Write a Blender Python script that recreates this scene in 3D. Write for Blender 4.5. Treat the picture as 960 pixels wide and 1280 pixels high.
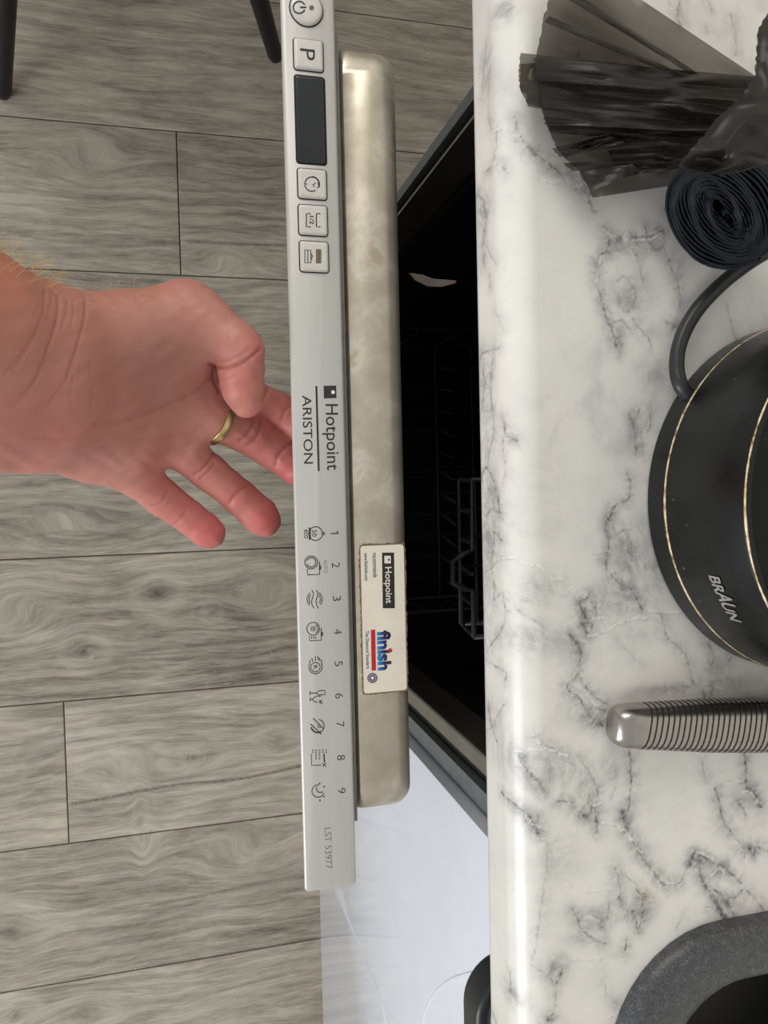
import bpy, bmesh, math, random
import numpy as np
from mathutils import Vector, Matrix

for o in list(bpy.data.objects):
    bpy.data.objects.remove(o)
random.seed(7)
rng = np.random.default_rng(7)
scene = bpy.context.scene
COL = scene.collection

# ------------------------------------------------------------------ camera
CAMZ = 1.19
R = np.array([[0.96795834, 0.03139824, -0.24914012],
              [-0.0233553, 0.99910826, 0.03517411],
              [0.25002236, -0.02822833, 0.96782849]])
cam_d = bpy.data.cameras.new('camera')
cam_d.sensor_fit = 'VERTICAL'
cam_d.sensor_height = 36.0
cam_d.sensor_width = 27.0
cam_d.lens = 27.0
cam_d.clip_start = 0.01
cam = bpy.data.objects.new('camera', cam_d)
COL.objects.link(cam)
M4 = Matrix.Identity(4)
for i in range(3):
    for j in range(3):
        M4[i][j] = R[i][j]
M4[2][3] = CAMZ
cam.matrix_world = M4
scene.camera = cam


def at(px, py, z):
    """point of the place at height z that the photograph shows at (px, py)"""
    r = R @ np.array([px - 480.0, 640.0 - py, -960.0])
    s = (CAMZ - z) / (-r[2])
    return Vector((r[0] * s, r[1] * s, z))


# ------------------------------------------------------------------ light
world = bpy.data.worlds.new('world')
scene.world = world
world.use_nodes = True
wb = world.node_tree.nodes['Background']
wb.inputs[0].default_value = (1.0, 0.985, 0.955, 1)
wb.inputs[1].default_value = 0.48


def area(name, loc, target, sx, sy, power, color):
    l = bpy.data.lights.new(name, 'AREA')
    l.shape = 'RECTANGLE'
    l.size = sx
    l.size_y = sy
    l.energy = power
    l.color = color
    o = bpy.data.objects.new(name, l)
    COL.objects.link(o)
    o.location = loc
    d = Vector(target) - Vector(loc)
    o.rotation_euler = d.to_track_quat('-Z', 'Y').to_euler()
    return o


area('window_daylight', (-0.35, 1.33, 1.75), (-0.25, 0.0, 1.55), 1.1, 0.9, 17, (1.0, 0.97, 0.92))
area('far_window_daylight', (-2.5, -1.5, 1.55), (0.0, -0.3, 0.6), 1.5, 1.8, 52, (0.93, 0.97, 1.0))  # daylight from an unseen window inferred across the room

vs = scene.view_settings
vs.view_transform = 'Standard'
vs.look = 'None'
vs.exposure = 0.18
vs.gamma = 1.0
vs.use_curve_mapping = False


# ------------------------------------------------------------------ helpers
def lin(c):
    c = c / 255.0
    return c / 12.92 if c <= 0.04045 else ((c + 0.055) / 1.055) ** 2.4


def rgb(r, g, b):
    return (lin(r), lin(g), lin(b), 1.0)


class NT:
    """small node-tree helper"""

    def __init__(s, name):
        s.m = bpy.data.materials.new(name)
        s.m.use_nodes = True
        s.t = s.m.node_tree
        s.b = s.t.nodes['Principled BSDF']
        s.out = s.t.nodes['Material Output']

    def n(s, typ, **kw):
        nd = s.t.nodes.new(typ)
        for k, v in kw.items():
            if k.startswith('i_'):
                key = k[2:]
                nd.inputs[int(key) if key.isdigit() else key].default_value = v
            else:
                setattr(nd, k, v)
        return nd

    def l(s, a, b):
        s.t.links.new(a, b)

    def math(s, op, a, b=None, clamp=False):
        nd = s.n('ShaderNodeMath', operation=op, use_clamp=clamp)
        for i, v in enumerate((a, b)):
            if v is None:
                continue
            if isinstance(v, (int, float)):
                nd.inputs[i].default_value = v
            else:
                s.l(v, nd.inputs[i])
        return nd.outputs[0]

    def ramp(s, fac, stops, interp='LINEAR'):
        nd = s.n('ShaderNodeValToRGB')
        cr = nd.color_ramp
        cr.interpolation = interp
        while len(cr.elements) < len(stops):
            cr.elements.new(0.5)
        for e, (p, c) in zip(cr.elements, stops):
            e.position = p
            e.color = c if len(c) == 4 else (*c, 1)
        s.l(fac, nd.inputs[0])
        return nd.outputs[0]

    def mix(s, fac, a, b, blend='MIX'):
        nd = s.n('ShaderNodeMix', data_type='RGBA', blend_type=blend)
        for idx, v in ((0, fac), (6, a), (7, b)):
            if isinstance(v, (int, float, tuple)):
                nd.inputs[idx].default_value = v
            else:
                s.l(v, nd.inputs[idx])
        return nd.outputs[2]

    def noise(s, vec, scale, detail=4, rough=0.5, dist=0.0):
        nd = s.n('ShaderNodeTexNoise')
        nd.inputs['Scale'].default_value = scale
        nd.inputs['Detail'].default_value = detail
        nd.inputs['Roughness'].default_value = rough
        nd.inputs['Distortion'].default_value = dist
        if vec is not None:
            s.l(vec, nd.inputs['Vector'])
        return nd

    def coord(s, kind='Object'):
        return s.n('ShaderNodeTexCoord').outputs[kind]

    def mapping(s, vec, scale=(1, 1, 1), loc=(0, 0, 0), rot=(0, 0, 0)):
        nd = s.n('ShaderNodeMapping')
        nd.inputs['Scale'].default_value = scale
        nd.inputs['Location'].default_value = loc
        nd.inputs['Rotation'].default_value = rot
        s.l(vec, nd.inputs['Vector'])
        return nd.outputs[0]

    def bump(s, h, strength=0.3, dist=0.001):
        nd = s.n('ShaderNodeBump')
        nd.inputs['Strength'].default_value = strength
        nd.inputs['Distance'].default_value = dist
        s.l(h, nd.inputs['Height'])
        s.l(nd.outputs[0], s.b.inputs['Normal'])

    def set(s, color=None, rough=None, metal=None, spec=None):
        if color is not None:
            s.b.inputs['Base Color'].default_value = color
        if rough is not None:
            s.b.inputs['Roughness'].default_value = rough
        if metal is not None:
            s.b.inputs['Metallic'].default_value = metal
        if spec is not None:
            s.b.inputs['Specular IOR Level'].default_value = spec
        return s


def grainy(name, color, rough=0.5, metal=0.0, var=0.12, scale=120, bump=0.0, spec=None):
    """plain coloured surface with fine procedural variation"""
    t = NT(name)
    t.set(color, rough, metal, spec)
    c = t.coord()
    nz = t.noise(c, scale, 4)
    dark = tuple(x * (1 - var) for x in color[:3]) + (1,)
    lite = tuple(min(1, x * (1 + var)) for x in color[:3]) + (1,)
    t.l(t.ramp(nz.outputs[0], [(0.3, dark), (0.7, lite)]), t.b.inputs['Base Color'])
    if bump:
        t.bump(nz.outputs[0], bump, 0.0005)
    return t.m


MAT = {}


def link(name, mesh, mat=None, parent=None, smooth=False):
    o = bpy.data.objects.new(name, mesh)
    COL.objects.link(o)
    if mat is not None and not mesh.materials:
        mesh.materials.append(MAT[mat] if isinstance(mat, str) else mat)
    if parent is not None:
        o.parent = parent
    if smooth:
        mesh.shade_smooth()
    return o


def obj(name, bm, mat, parent=None, smooth=False, sharp=None):
    me = bpy.data.meshes.new(name)
    bmesh.ops.recalc_face_normals(bm, faces=bm.faces)
    bm.to_mesh(me)
    bm.free()
    o = link(name, me, mat, parent, smooth)
    if sharp is not None:
        me.shade_smooth()
        me.set_sharp_from_angle(angle=math.radians(sharp))
    return o


def pyobj(name, verts, faces, mat, parent=None, smooth=False, sharp=None):
    me = bpy.data.meshes.new(name)
    me.from_pydata([tuple(v) for v in verts], [], faces)
    me.update()
    o = link(name, me, mat, parent, smooth)
    if sharp is not None:
        me.shade_smooth()
        me.set_sharp_from_angle(angle=math.radians(sharp))
    return o


def empty(name, loc=(0, 0, 0)):
    o = bpy.data.objects.new(name, None)
    o.empty_display_size = 0.03
    COL.objects.link(o)
    o['_origin'] = 0
    del o['_origin']
    return o


def tag(o, label, cat, group=None):
    o['label'] = label
    o['category'] = cat
    if group:
        o['group'] = group
    return o


def add_box(bm, x0, x1, y0, y1, z0, z1, bevel=0.0, seg=2):
    g = bmesh.ops.create_cube(bm, size=1.0)
    vs_ = g['verts']
    for v in vs_:
        v.co = Vector(((x0 + x1) / 2 + v.co.x * (x1 - x0), (y0 + y1) / 2 + v.co.y * (y1 - y0), (z0 + z1) / 2 + v.co.z * (z1 - z0)))
    if bevel:
        es = list({e for v in vs_ for e in v.link_edges})
        bmesh.ops.bevel(bm, geom=es, offset=bevel, segments=seg, profile=0.5, affect='EDGES')


def box(name, x0, x1, y0, y1, z0, z1, mat, parent=None, bevel=0.0, seg=2):
    bm = bmesh.new()
    add_box(bm, x0, x1, y0, y1, z0, z1, bevel, seg)
    return obj(name, bm, mat, parent, sharp=40 if bevel else None)


def tube_data(pts, rad, seg=10, cap=True):
    """swept tube; rad float or list"""
    pts = [Vector(p) for p in pts]
    n = len(pts)
    rads = rad if isinstance(rad, (list, tuple)) else [rad] * n
    V, F = [], []
    t0 = (pts[1] - pts[0]).normalized()
    up = Vector((0, 0, 1)) if abs(t0.z) < 0.9 else Vector((1, 0, 0))
    nrm = (up - t0 * up.dot(t0)).normalized()
    for i, p in enumerate(pts):
        t = (pts[min(i + 1, n - 1)] - pts[max(i - 1, 0)]).normalized()
        nrm = (nrm - t * nrm.dot(t)).normalized()
        bi = t.cross(nrm)
        for k in range(seg):
            a = 2 * math.pi * k / seg
            V.append(p + (nrm * math.cos(a) + bi * math.sin(a)) * rads[i])
    for i in range(n - 1):
        for k in range(seg):
            a, b = i * seg + k, i * seg + (k + 1) % seg
            F.append((a, b, b + seg, a + seg))
    if cap:
        F.append(tuple(range(seg))[::-1])
        F.append(tuple(range((n - 1) * seg, n * seg)))
    return V, F


def merge(parts):
    V, F = [], []
    for v, f in parts:
        o = len(V)
        V += list(v)
        F += [tuple(i + o for i in q) for q in f]
    return V, F


def spline(pts, n=8):
    """Catmull-Rom through points"""
    P = [Vector(p) for p in pts]
    P = [P[0] * 2 - P[1]] + P + [P[-1] * 2 - P[-2]]
    out = []
    for i in range(1, len(P) - 2):
        for k in range(n):
            t = k / n
            a, b, c, d = P[i - 1], P[i], P[i + 1], P[i + 2]
            out.append(0.5 * ((2 * b) + (c - a) * t + (2 * a - 5 * b + 4 * c - d) * t * t + (3 * b - a - 3 * c + d) * t ** 3))
    out.append(P[-2])
    return out


def rrect(x0, x1, y0, y1, r, seg=8):
    """rounded rectangle, counter-clockwise; r float or 4 radii (x1y0, x1y1, x0y1, x0y0)"""
    rs = r if isinstance(r, (list, tuple)) else [r] * 4
    C = [(x1, y0, -90, -1, 1), (x1, y1, 0, -1, -1), (x0, y1, 90, 1, -1), (x0, y0, 180, 1, 1)]
    out = []
    for (cx, cy, a0, sx, sy), q in zip(C, rs):
        for k in range(seg + 1):
            a = math.radians(a0 + 90.0 * k / seg)
            out.append((cx + sx * q + q * math.cos(a), cy + sy * q + q * math.sin(a)))
    return out


def loft(loops, close_first=False, close_last=True):
    V, F = [], []
    n = len(loops[0])
    for L in loops:
        V += [Vector(p) for p in L]
    for i in range(len(loops) - 1):
        for k in range(n):
            a, b = i * n + k, i * n + (k + 1) % n
            F.append((a, b, b + n, a + n))
    if close_first:
        F.append(tuple(range(n))[::-1])
    if close_last:
        F.append(tuple(range((len(loops) - 1) * n, len(loops) * n)))
    return V, F


# ------------------------------------------------------------------ materials
def mat_marble():
    t = NT('marble_laminate')
    t.set(None, 0.27, 0.0, 0.5)
    c = t.coord()
    w1 = t.noise(c, 9, 3, 0.5)
    off = t.n('ShaderNodeVectorMath', operation='SUBTRACT')
    t.l(w1.outputs['Color'], off.inputs[0])
    off.inputs[1].default_value = (0.5, 0.5, 0.5)
    sc = t.n('ShaderNodeVectorMath', operation='SCALE')
    sc.inputs['Scale'].default_value = 0.075
    t.l(off.outputs[0], sc.inputs[0])
    ad = t.n('ShaderNodeVectorMath', operation='ADD')
    t.l(c, ad.inputs[0])
    t.l(sc.outputs[0], ad.inputs[1])
    w2 = t.noise(c, 55, 4, 0.6)
    sc2 = t.n('ShaderNodeVectorMath', operation='MULTIPLY_ADD')
    t.l(w2.outputs['Color'], sc2.inputs[0])
    sc2.inputs[1].default_value = (0.012, 0.012, 0.012)
    t.l(ad.outputs[0], sc2.inputs[2])
    wc = sc2.outputs[0]

    def veins(scale, width, rot, stretch, loc):
        mp = t.mapping(wc, stretch, loc, (0, 0, rot))
        v = t.n('ShaderNodeTexVoronoi', feature='DISTANCE_TO_EDGE')
        v.inputs['Scale'].default_value = scale
        t.l(mp, v.inputs['Vector'])
        return t.ramp(v.outputs['Distance'], [(0.0, (1, 1, 1)), (width * 0.35, (0.75, 0.75, 0.75)), (width, (0, 0, 0))])

    at_ = t.n('ShaderNodeAttribute', attribute_name='vein')
    sep = t.n('ShaderNodeSeparateColor')
    t.l(at_.outputs['Color'], sep.inputs[0])
    drawn = at_.outputs['Alpha']
    rest = t.math('SUBTRACT', 1.0, drawn, True)
    m1 = t.ramp(t.noise(c, 13, 3, 0.55).outputs[0], [(0.45, (0, 0, 0)), (0.62, (1, 1, 1))])
    va = t.math('MULTIPLY', t.math('MULTIPLY', veins(15, 0.06, 0.5, (1.25, 0.75, 1), (0.31, 0.1, 0)), m1), rest)
    soft = t.noise(wc, 26, 6, 0.62)
    base = t.ramp(soft.outputs[0], [(0.40, rgb(228, 226, 219)), (0.56, rgb(221, 219, 213)), (0.72, rgb(196, 194, 192))])
    big = t.ramp(t.noise(c, 7, 2).outputs[0], [(0.4, (0, 0, 0)), (0.65, (1, 1, 1))])
    base = t.mix(t.math('MULTIPLY', big, 0.2), base, rgb(214, 209, 204))
    # smoky clouds, drawn veins, hairline cracks
    wisps = t.ramp(t.noise(wc, 60, 6, 0.65).outputs[0], [(0.34, (0.4,) * 3), (0.6, (1, 1, 1))])
    grit = t.ramp(t.noise(wc, 240, 5, 0.7).outputs[0], [(0.36, (0.55,) * 3), (0.60, (1.15,) * 3)])
    cl = t.math('MULTIPLY', t.math('MULTIPLY', sep.outputs[1], wisps), grit, True)
    base = t.mix(cl, base, rgb(116, 115, 117))
    fr = t.ramp(t.noise(c, 420, 4, 0.7).outputs[0], [(0.36, (0.25,) * 3), (0.56, (1, 1, 1))])
    dk = t.math('MULTIPLY', sep.outputs[0], fr, True)
    base = t.mix(dk, base, rgb(46, 45, 46))
    base = t.mix(t.math('MULTIPLY', va, 0.8), base, rgb(80, 80, 82))
    fr2 = t.ramp(t.noise(c, 600, 3, 0.6).outputs[0], [(0.36, (0.2,) * 3), (0.52, (1, 1, 1))])
    base = t.mix(t.math('MULTIPLY', sep.outputs[2], fr2, True), base, rgb(246, 244, 238))
    st = t.n('ShaderNodeAttribute', attribute_name='stain')
    base = t.mix(t.math('MULTIPLY', st.outputs['Fac'], fr), base, rgb(150, 126, 86))
    t.l(base, t.b.inputs['Base Color'])
    nz = t.noise(c, 900, 2)
    t.bump(nz.outputs[0], 0.05, 0.0004)
    return t.m


def mat_wood():
    t = NT('grey_wood_plank')
    t.set(None, 0.5, 0.0, 0.35)
    info = t.n('ShaderNodeObjectInfo')
    c = t.coord()
    sh = t.n('ShaderNodeVectorMath', operation='MULTIPLY_ADD')
    cmb = t.n('ShaderNodeCombineXYZ')
    for i in range(3):
        t.l(info.outputs['Random'], cmb.inputs[i])
    t.l(cmb.outputs[0], sh.inputs[0])
    sh.inputs[1].default_value = (13.0, 7.0, 5.0)
    t.l(c, sh.inputs[2])
    v = sh.outputs[0]
    fig = t.n('ShaderNodeAttribute', attribute_name='figure')
    fs = t.n('ShaderNodeSeparateColor')
    t.l(fig.outputs['Color'], fs.inputs[0])
    wy = t.n('ShaderNodeCombineXYZ')
    t.l(t.math('SUBTRACT', fs.outputs[1], 0.5), wy.inputs[1])
    va = t.n('ShaderNodeVectorMath', operation='ADD')
    t.l(v, va.inputs[0])
    t.l(wy.outputs[0], va.inputs[1])
    v = va.outputs[0]
    # wandering grain direction
    wsub = t.n('ShaderNodeVectorMath', operation='MULTIPLY_ADD')
    t.l(t.noise(t.mapping(v, (3.5, 9, 1)), 1.0, 2, 0.5).outputs['Color'], wsub.inputs[0])
    wsub.inputs[1].default_value = (0.0, 0.045, 0.0)
    t.l(v, wsub.inputs[2])
    g = wsub.outputs[0]
    wv = t.n('ShaderNodeTexWave', wave_type='BANDS', bands_direction='Y')
    wv.inputs['Scale'].default_value = 14.0
    wv.inputs['Distortion'].default_value = 6.0
    wv.inputs['Detail'].default_value = 4.0
    wv.inputs['Detail Scale'].default_value = 2.0
    wv.inputs['Detail Roughness'].default_value = 0.65
    t.l(t.mapping(g, (0.35, 1.0, 1)), wv.inputs['Vector'])
    fine = t.noise(t.mapping(g, (26, 330, 1)), 1.0, 5, 0.7, 0.3)
    mid = t.noise(t.mapping(g, (9, 85, 1)), 1.0, 6, 0.68, 0.8)
    blot = t.noise(t.mapping(v, (5, 13, 1)), 1.0, 5, 0.62, 0.6)
    f = t.math('ADD', t.math('MULTIPLY', wv.outputs['Fac'], 0.06), t.math('MULTIPLY', fine.outputs[0], 0.36))
    f = t.math('ADD', f, t.math('MULTIPLY', mid.outputs[0], 0.36))
    f = t.math('ADD', f, t.math('MULTIPLY', blot.outputs[0], 0.36))
    f = t.math('ADD', f, t.math('MULTIPLY', t.math('SUBTRACT', info.outputs['Random'], 0.5), 0.08))
    col = t.ramp(f, [(0.38, rgb(94, 88, 79)), (0.48, rgb(136, 128, 116)), (0.57, rgb(161, 153, 139)), (0.69, rgb(190, 182, 166))])
    fr = t.ramp(t.noise(c, 260, 4, 0.7).outputs[0], [(0.34, (0.35,) * 3), (0.55, (1, 1, 1))])
    col = t.mix(t.math('MULTIPLY', fs.outputs[0], fr, True), col, rgb(72, 66, 58))
    sp = t.ramp(t.noise(t.mapping(v, (60, 160, 1)), 1.0, 3, 0.7).outputs[0], [(0.60, (0, 0, 0)), (0.72, (1, 1, 1))])
    col = t.mix(t.math('MULTIPLY', sp, 0.28), col, rgb(196, 190, 176))
    col = t.mix(t.math('MULTIPLY', fs.outputs[2], 0.5), col, rgb(200, 194, 180))
    t.l(col, t.b.inputs['Base Color'])
    t.bump(f, 0.22, 0.001)
    return t.m


def mat_steel_stained():
    t = NT('stained_steel')
    t.set(None, 0.4, 0.68)
    c = t.coord()
    a = t.noise(c, 38, 5, 0.62, 0.4)
    col = t.ramp(a.outputs[0], [(0.32, rgb(188, 179, 160)), (0.5, rgb(204, 196, 178)), (0.60, rgb(222, 214, 198)), (0.72, rgb(196, 182, 154))])
    sp = t.n('ShaderNodeTexVoronoi', feature='F1')
    sp.inputs['Scale'].default_value = 95
    t.l(c, sp.inputs['Vector'])
    spots = t.ramp(sp.outputs['Distance'], [(0.06, (1, 1, 1)), (0.10, (0, 0, 0))])
    mk = t.ramp(t.noise(c, 30, 2).outputs[0], [(0.55, (0, 0, 0)), (0.65, (1, 1, 1))])
    col = t.mix(t.math('MULTIPLY', t.math('MULTIPLY', spots, mk), 0.5), col, rgb(120, 108, 90))
    t.l(col, t.b.inputs['Base Color'])
    t.l(t.ramp(t.noise(c, 24, 5, 0.6).outputs[0], [(0.35, (0.36,) * 3), (0.7, (0.55,) * 3)]), t.b.inputs['Roughness'])
    t.bump(t.noise(t.mapping(c, (600, 8, 8)), 1, 2).outputs[0], 0.04, 0.0003)
    return t.m


def mat_panel():
    t = NT('silver_panel')
    t.set(None, 0.38, 0.25)
    c = t.coord()
    nz = t.noise(t.mapping(c, (220, 18, 18)), 1, 4, 0.6)
    t.l(t.ramp(nz.outputs[0], [(0.3, rgb(197, 196, 191)), (0.7, rgb(203, 202, 197))]), t.b.inputs['Base Color'])
    g = t.noise(c, 1400, 2)
    t.bump(g.outputs[0], 0.06, 0.0002)
    return t.m


def mat_skin():
    t = NT('skin')
    t.set(None, 0.42, 0.0, 0.4)
    c = t.coord()
    at_ = t.n('ShaderNodeAttribute', attribute_name='skin_tone')
    sep = t.n('ShaderNodeSeparateColor')
    t.l(at_.outputs['Color'], sep.inputs[0])
    blot = t.noise(c, 75, 4, 0.55)
    base = t.mix(blot.outputs[0], rgb(190, 138, 122), rgb(204, 134, 122))
    tn = t.n('ShaderNodeAttribute', attribute_name='skin_tan_shade')  # brownish palm tone with the shade of its hollow painted in
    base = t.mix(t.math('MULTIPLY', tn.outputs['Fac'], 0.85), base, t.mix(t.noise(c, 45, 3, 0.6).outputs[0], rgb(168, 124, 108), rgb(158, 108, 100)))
    base = t.mix(sep.outputs[0], base, rgb(206, 108, 106))          # rosy finger pads
    base = t.mix(sep.outputs[1], base, rgb(180, 114, 88))          # weathered wrist
    base = t.mix(t.math('MULTIPLY', sep.outputs[2], 0.55), base, rgb(150, 82, 74))   # crease lines
    frk = t.n('ShaderNodeTexVoronoi', feature='F1')
    frk.inputs['Scale'].default_value = 130
    t.l(c, frk.inputs['Vector'])
    fk = t.ramp(frk.outputs['Distance'], [(0.06, (1, 1, 1)), (0.14, (0, 0, 0))])
    mk = t.ramp(t.noise(c, 60, 2).outputs[0], [(0.56, (0, 0, 0)), (0.62, (1, 1, 1))])
    base = t.mix(t.math('MULTIPLY', t.math('MULTIPLY', fk, mk), 0.35), base, rgb(170, 98, 72))
    t.l(base, t.b.inputs['Base Color'])
    t.b.inputs['Subsurface Weight'].default_value = 0.12
    t.b.inputs['Subsurface Radius'].default_value = (0.006, 0.002, 0.001)
    t.b.inputs['Subsurface Scale'].default_value = 0.6
    f1 = t.noise(c, 900, 3, 0.6)
    f2 = t.noise(t.mapping(c, (90, 420, 200)), 1, 3, 0.6)
    t.bump(t.math('ADD', t.math('MULTIPLY', f1.outputs[0], 0.5), t.math('MULTIPLY', f2.outputs[0], 0.9)), 0.5, 0.0006)
    return t.m


def mat_film():
    t = NT('black_bag_film')
    t.set(rgb(34, 33, 31), 0.36, 0.0, 0.45)
    c = t.coord()
    nz = t.noise(c, 210, 4, 0.6, 0.5)
    t.bump(nz.outputs[0], 0.22, 0.001)
    tr = t.n('ShaderNodeBsdfTransparent')
    tr.inputs[0].default_value = (0.80, 0.75, 0.66, 1)
    mx = t.n('ShaderNodeMixShader')
    mx.inputs[0].default_value = 0.71
    t.l(tr.outputs[0], mx.inputs[1])
    t.l(t.b.outputs[0], mx.inputs[2])
    t.l(mx.outputs[0], t.out.inputs[0])
    return t.m


def mat_granite():
    t = NT('granite_composite')
    t.set(None, 0.38, 0.0, 0.5)
    c = t.coord()
    nz = t.noise(c, 1500, 3, 0.6)
    big = t.noise(c, 300, 2)
    f = t.math('ADD', t.math('MULTIPLY', nz.outputs[0], 0.75), t.math('MULTIPLY', big.outputs[0], 0.25))
    t.l(t.ramp(f, [(0.36, rgb(50, 51, 54)), (0.55, rgb(76, 77, 80)), (0.66, rgb(112, 113, 116))]), t.b.inputs['Base Color'])
    t.bump(nz.outputs[0], 0.2, 0.0004)
    return t.m


def mat_worn_gold():
    t = NT('worn_gold_edge')
    t.set(None, 0.4, 0.3)
    c = t.coord()
    nz = t.noise(c, 160, 4, 0.7)
    t.l(t.ramp(nz.outputs[0], [(0.34, rgb(96, 70, 48)), (0.48, rgb(206, 180, 140)), (0.62, rgb(232, 218, 190)), (0.72, rgb(150, 110, 74))]), t.b.inputs['Base Color'])
    t.bump(nz.outputs[0], 0.6, 0.0006)
    return t.m


def mat_black_plastic():
    t = NT('black_appliance_plastic')
    t.set(None, 0.28, 0.0, 0.32)
    c = t.coord()
    nz = t.noise(c, 60, 4)
    col = t.ramp(nz.outputs[0], [(0.3, rgb(13, 15, 15)), (0.7, rgb(22, 24, 24))])
    v = t.n('ShaderNodeTexVoronoi', feature='F1')
    v.inputs['Scale'].default_value = 140
    t.l(c, v.inputs['Vector'])
    sp = t.ramp(v.outputs['Distance'], [(0.05, (1, 1, 1)), (0.10, (0, 0, 0))])
    mk = t.ramp(t.noise(c, 45, 2).outputs[0], [(0.55, (0, 0, 0)), (0.66, (1, 1, 1))])
    t.l(t.mix(t.math('MULTIPLY', t.math('MULTIPLY', sp, mk), 0.5), col, rgb(120, 120, 116)), t.b.inputs['Base Color'])
    t.l(t.ramp(nz.outputs[0], [(0.3, (0.22,) * 3), (0.7, (0.4,) * 3)]), t.b.inputs['Roughness'])
    return t.m


def mat_finish_ink():
    t = NT('blue_logo_ink')
    t.set(None, 0.4)
    g = t.coord()
    sp = t.n('ShaderNodeSeparateXYZ')
    t.l(g, sp.inputs[0])
    xc = at(480.2, 813, 0.812).x
    mr = t.n('ShaderNodeMapRange')
    mr.inputs[1].default_value = xc - 0.0038
    mr.inputs[2].default_value = xc + 0.0038
    t.l(sp.outputs[0], mr.inputs[0])
    t.l(t.ramp(mr.outputs[0], [(0.0, rgb(36, 150, 205)), (0.30, rgb(28, 88, 165)), (0.48, rgb(38, 36, 104)), (0.62, rgb(50, 28, 66))]), t.b.inputs['Base Color'])
    return t.m


MAT['marble'] = mat_marble()
MAT['wood'] = mat_wood()
MAT['steel'] = mat_steel_stained()
MAT['panel'] = mat_panel()
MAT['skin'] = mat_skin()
MAT['film'] = mat_film()
MAT['granite'] = mat_granite()
MAT['gold_edge'] = mat_worn_gold()
MAT['kettle'] = mat_black_plastic()
MAT['finish_ink'] = mat_finish_ink()
MAT['board'] = grainy('worktop_board', rgb(206, 200, 190), 0.6)
MAT['subfloor'] = grainy('subfloor', rgb(84, 79, 71), 0.8)
MAT['wall'] = grainy('painted_wall', rgb(214, 210, 202), 0.7, var=0.03, scale=40, bump=0.05)
MAT['ink'] = grainy('dark_print', rgb(40, 40, 42), 0.5)
MAT['ink_grey'] = grainy('grey_print', rgb(120, 120, 120), 0.5)
MAT['ink_blue'] = grainy('blue_print', rgb(52, 92, 132), 0.5)
MAT['ink_red'] = grainy('red_print', rgb(196, 30, 46), 0.5)
MAT['ink_purple'] = grainy('purple_print', rgb(78, 62, 108), 0.5)
MAT['ink_white'] = grainy('white_print', rgb(236, 230, 216), 0.5, var=0.03)
MAT['ink_silver'] = grainy('silver_print', rgb(158, 156, 150), 0.4, 0.3)
MAT['button'] = grainy('button_silver', rgb(218, 216, 209), 0.35, 0.1, var=0.03, scale=600)
MAT['recess'] = grainy('recess_black', rgb(24, 23, 22), 0.7)
MAT['display'] = grainy('display_black', rgb(40, 42, 45), 0.2, var=0.1, scale=60)
MAT['lens'] = grainy('indicator_lens', rgb(112, 98, 80), 0.4)
MAT['fascia_grey'] = grainy('fascia_edge_grey', rgb(120, 118, 114), 0.45)
MAT['door_sheet'] = grainy('door_sheet_grey', rgb(90, 90, 92), 0.5)
MAT['tub'] = grainy('tub_steel_shade', rgb(18, 18, 19), 0.6, 0.2)  # lack of light inside the steel tub painted into the colour
MAT['rail_grey'] = grainy('frame_rail_grey', rgb(112, 118, 120), 0.45, 0.3)
MAT['flange'] = grainy('flange_steel', rgb(150, 146, 138), 0.35, 0.8, var=0.1, scale=40)
MAT['rubber'] = grainy('black_rubber', rgb(18, 18, 19), 0.5)
MAT['wire'] = grainy('rack_wire_coating', rgb(66, 68, 71), 0.4, var=0.08)
MAT['sticker'] = grainy('cream_sticker', rgb(238, 230, 212), 0.42, var=0.035, scale=90)
MAT['sticker_dirt'] = grainy('sticker_grime', rgb(126, 104, 72), 0.7, var=0.35, scale=700, bump=0.3)
MAT['white_gloss'] = grainy('white_gloss_door', rgb(222, 226, 236), 0.06, var=0.015, scale=30)
MAT['white_body'] = grainy('white_carcass', rgb(214, 214, 212), 0.5, var=0.02)
MAT['handle_black'] = grainy('black_handle', rgb(30, 34, 37), 0.35, 0.0)
MAT['chair_black'] = grainy('chair_black', rgb(16, 16, 18), 0.45)
MAT['chair_seat'] = grainy('chair_seat_black', rgb(24, 24, 26), 0.6)
MAT['cable'] = grainy('cable_rubber', rgb(40, 41, 43), 0.38)
MAT['bag_roll'] = grainy('black_bag_roll', rgb(20, 22, 28), 0.5, var=0.3, scale=200, spec=0.15)
MAT['knife_steel'] = grainy('brushed_handle_steel', rgb(172, 168, 162), 0.27, 1.0, var=0.06, scale=300)
MAT['groove'] = grainy('groove_black', rgb(38, 35, 33), 0.5)
MAT['gold'] = grainy('ring_gold', rgb(206, 180, 130), 0.25, 1.0, var=0.05)
MAT['hair'] = grainy('blond_hair', rgb(214, 178, 120), 0.45)
MAT['pan'] = grainy('dark_pan', rgb(22, 22, 22), 0.35)
MAT['pan_rim'] = grainy('pan_rim', rgb(120, 116, 110), 0.35, 0.6)
MAT['white_matt'] = grainy('white_reflected_line', rgb(226, 230, 238), 0.3, var=0.01)
MAT['pale_glint'] = grainy('pale_glint', rgb(170, 158, 148), 0.35)  # pale colour standing in for a metal glint
MAT['chrome'] = grainy('chrome', rgb(190, 190, 188), 0.2, 1.0)

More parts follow.
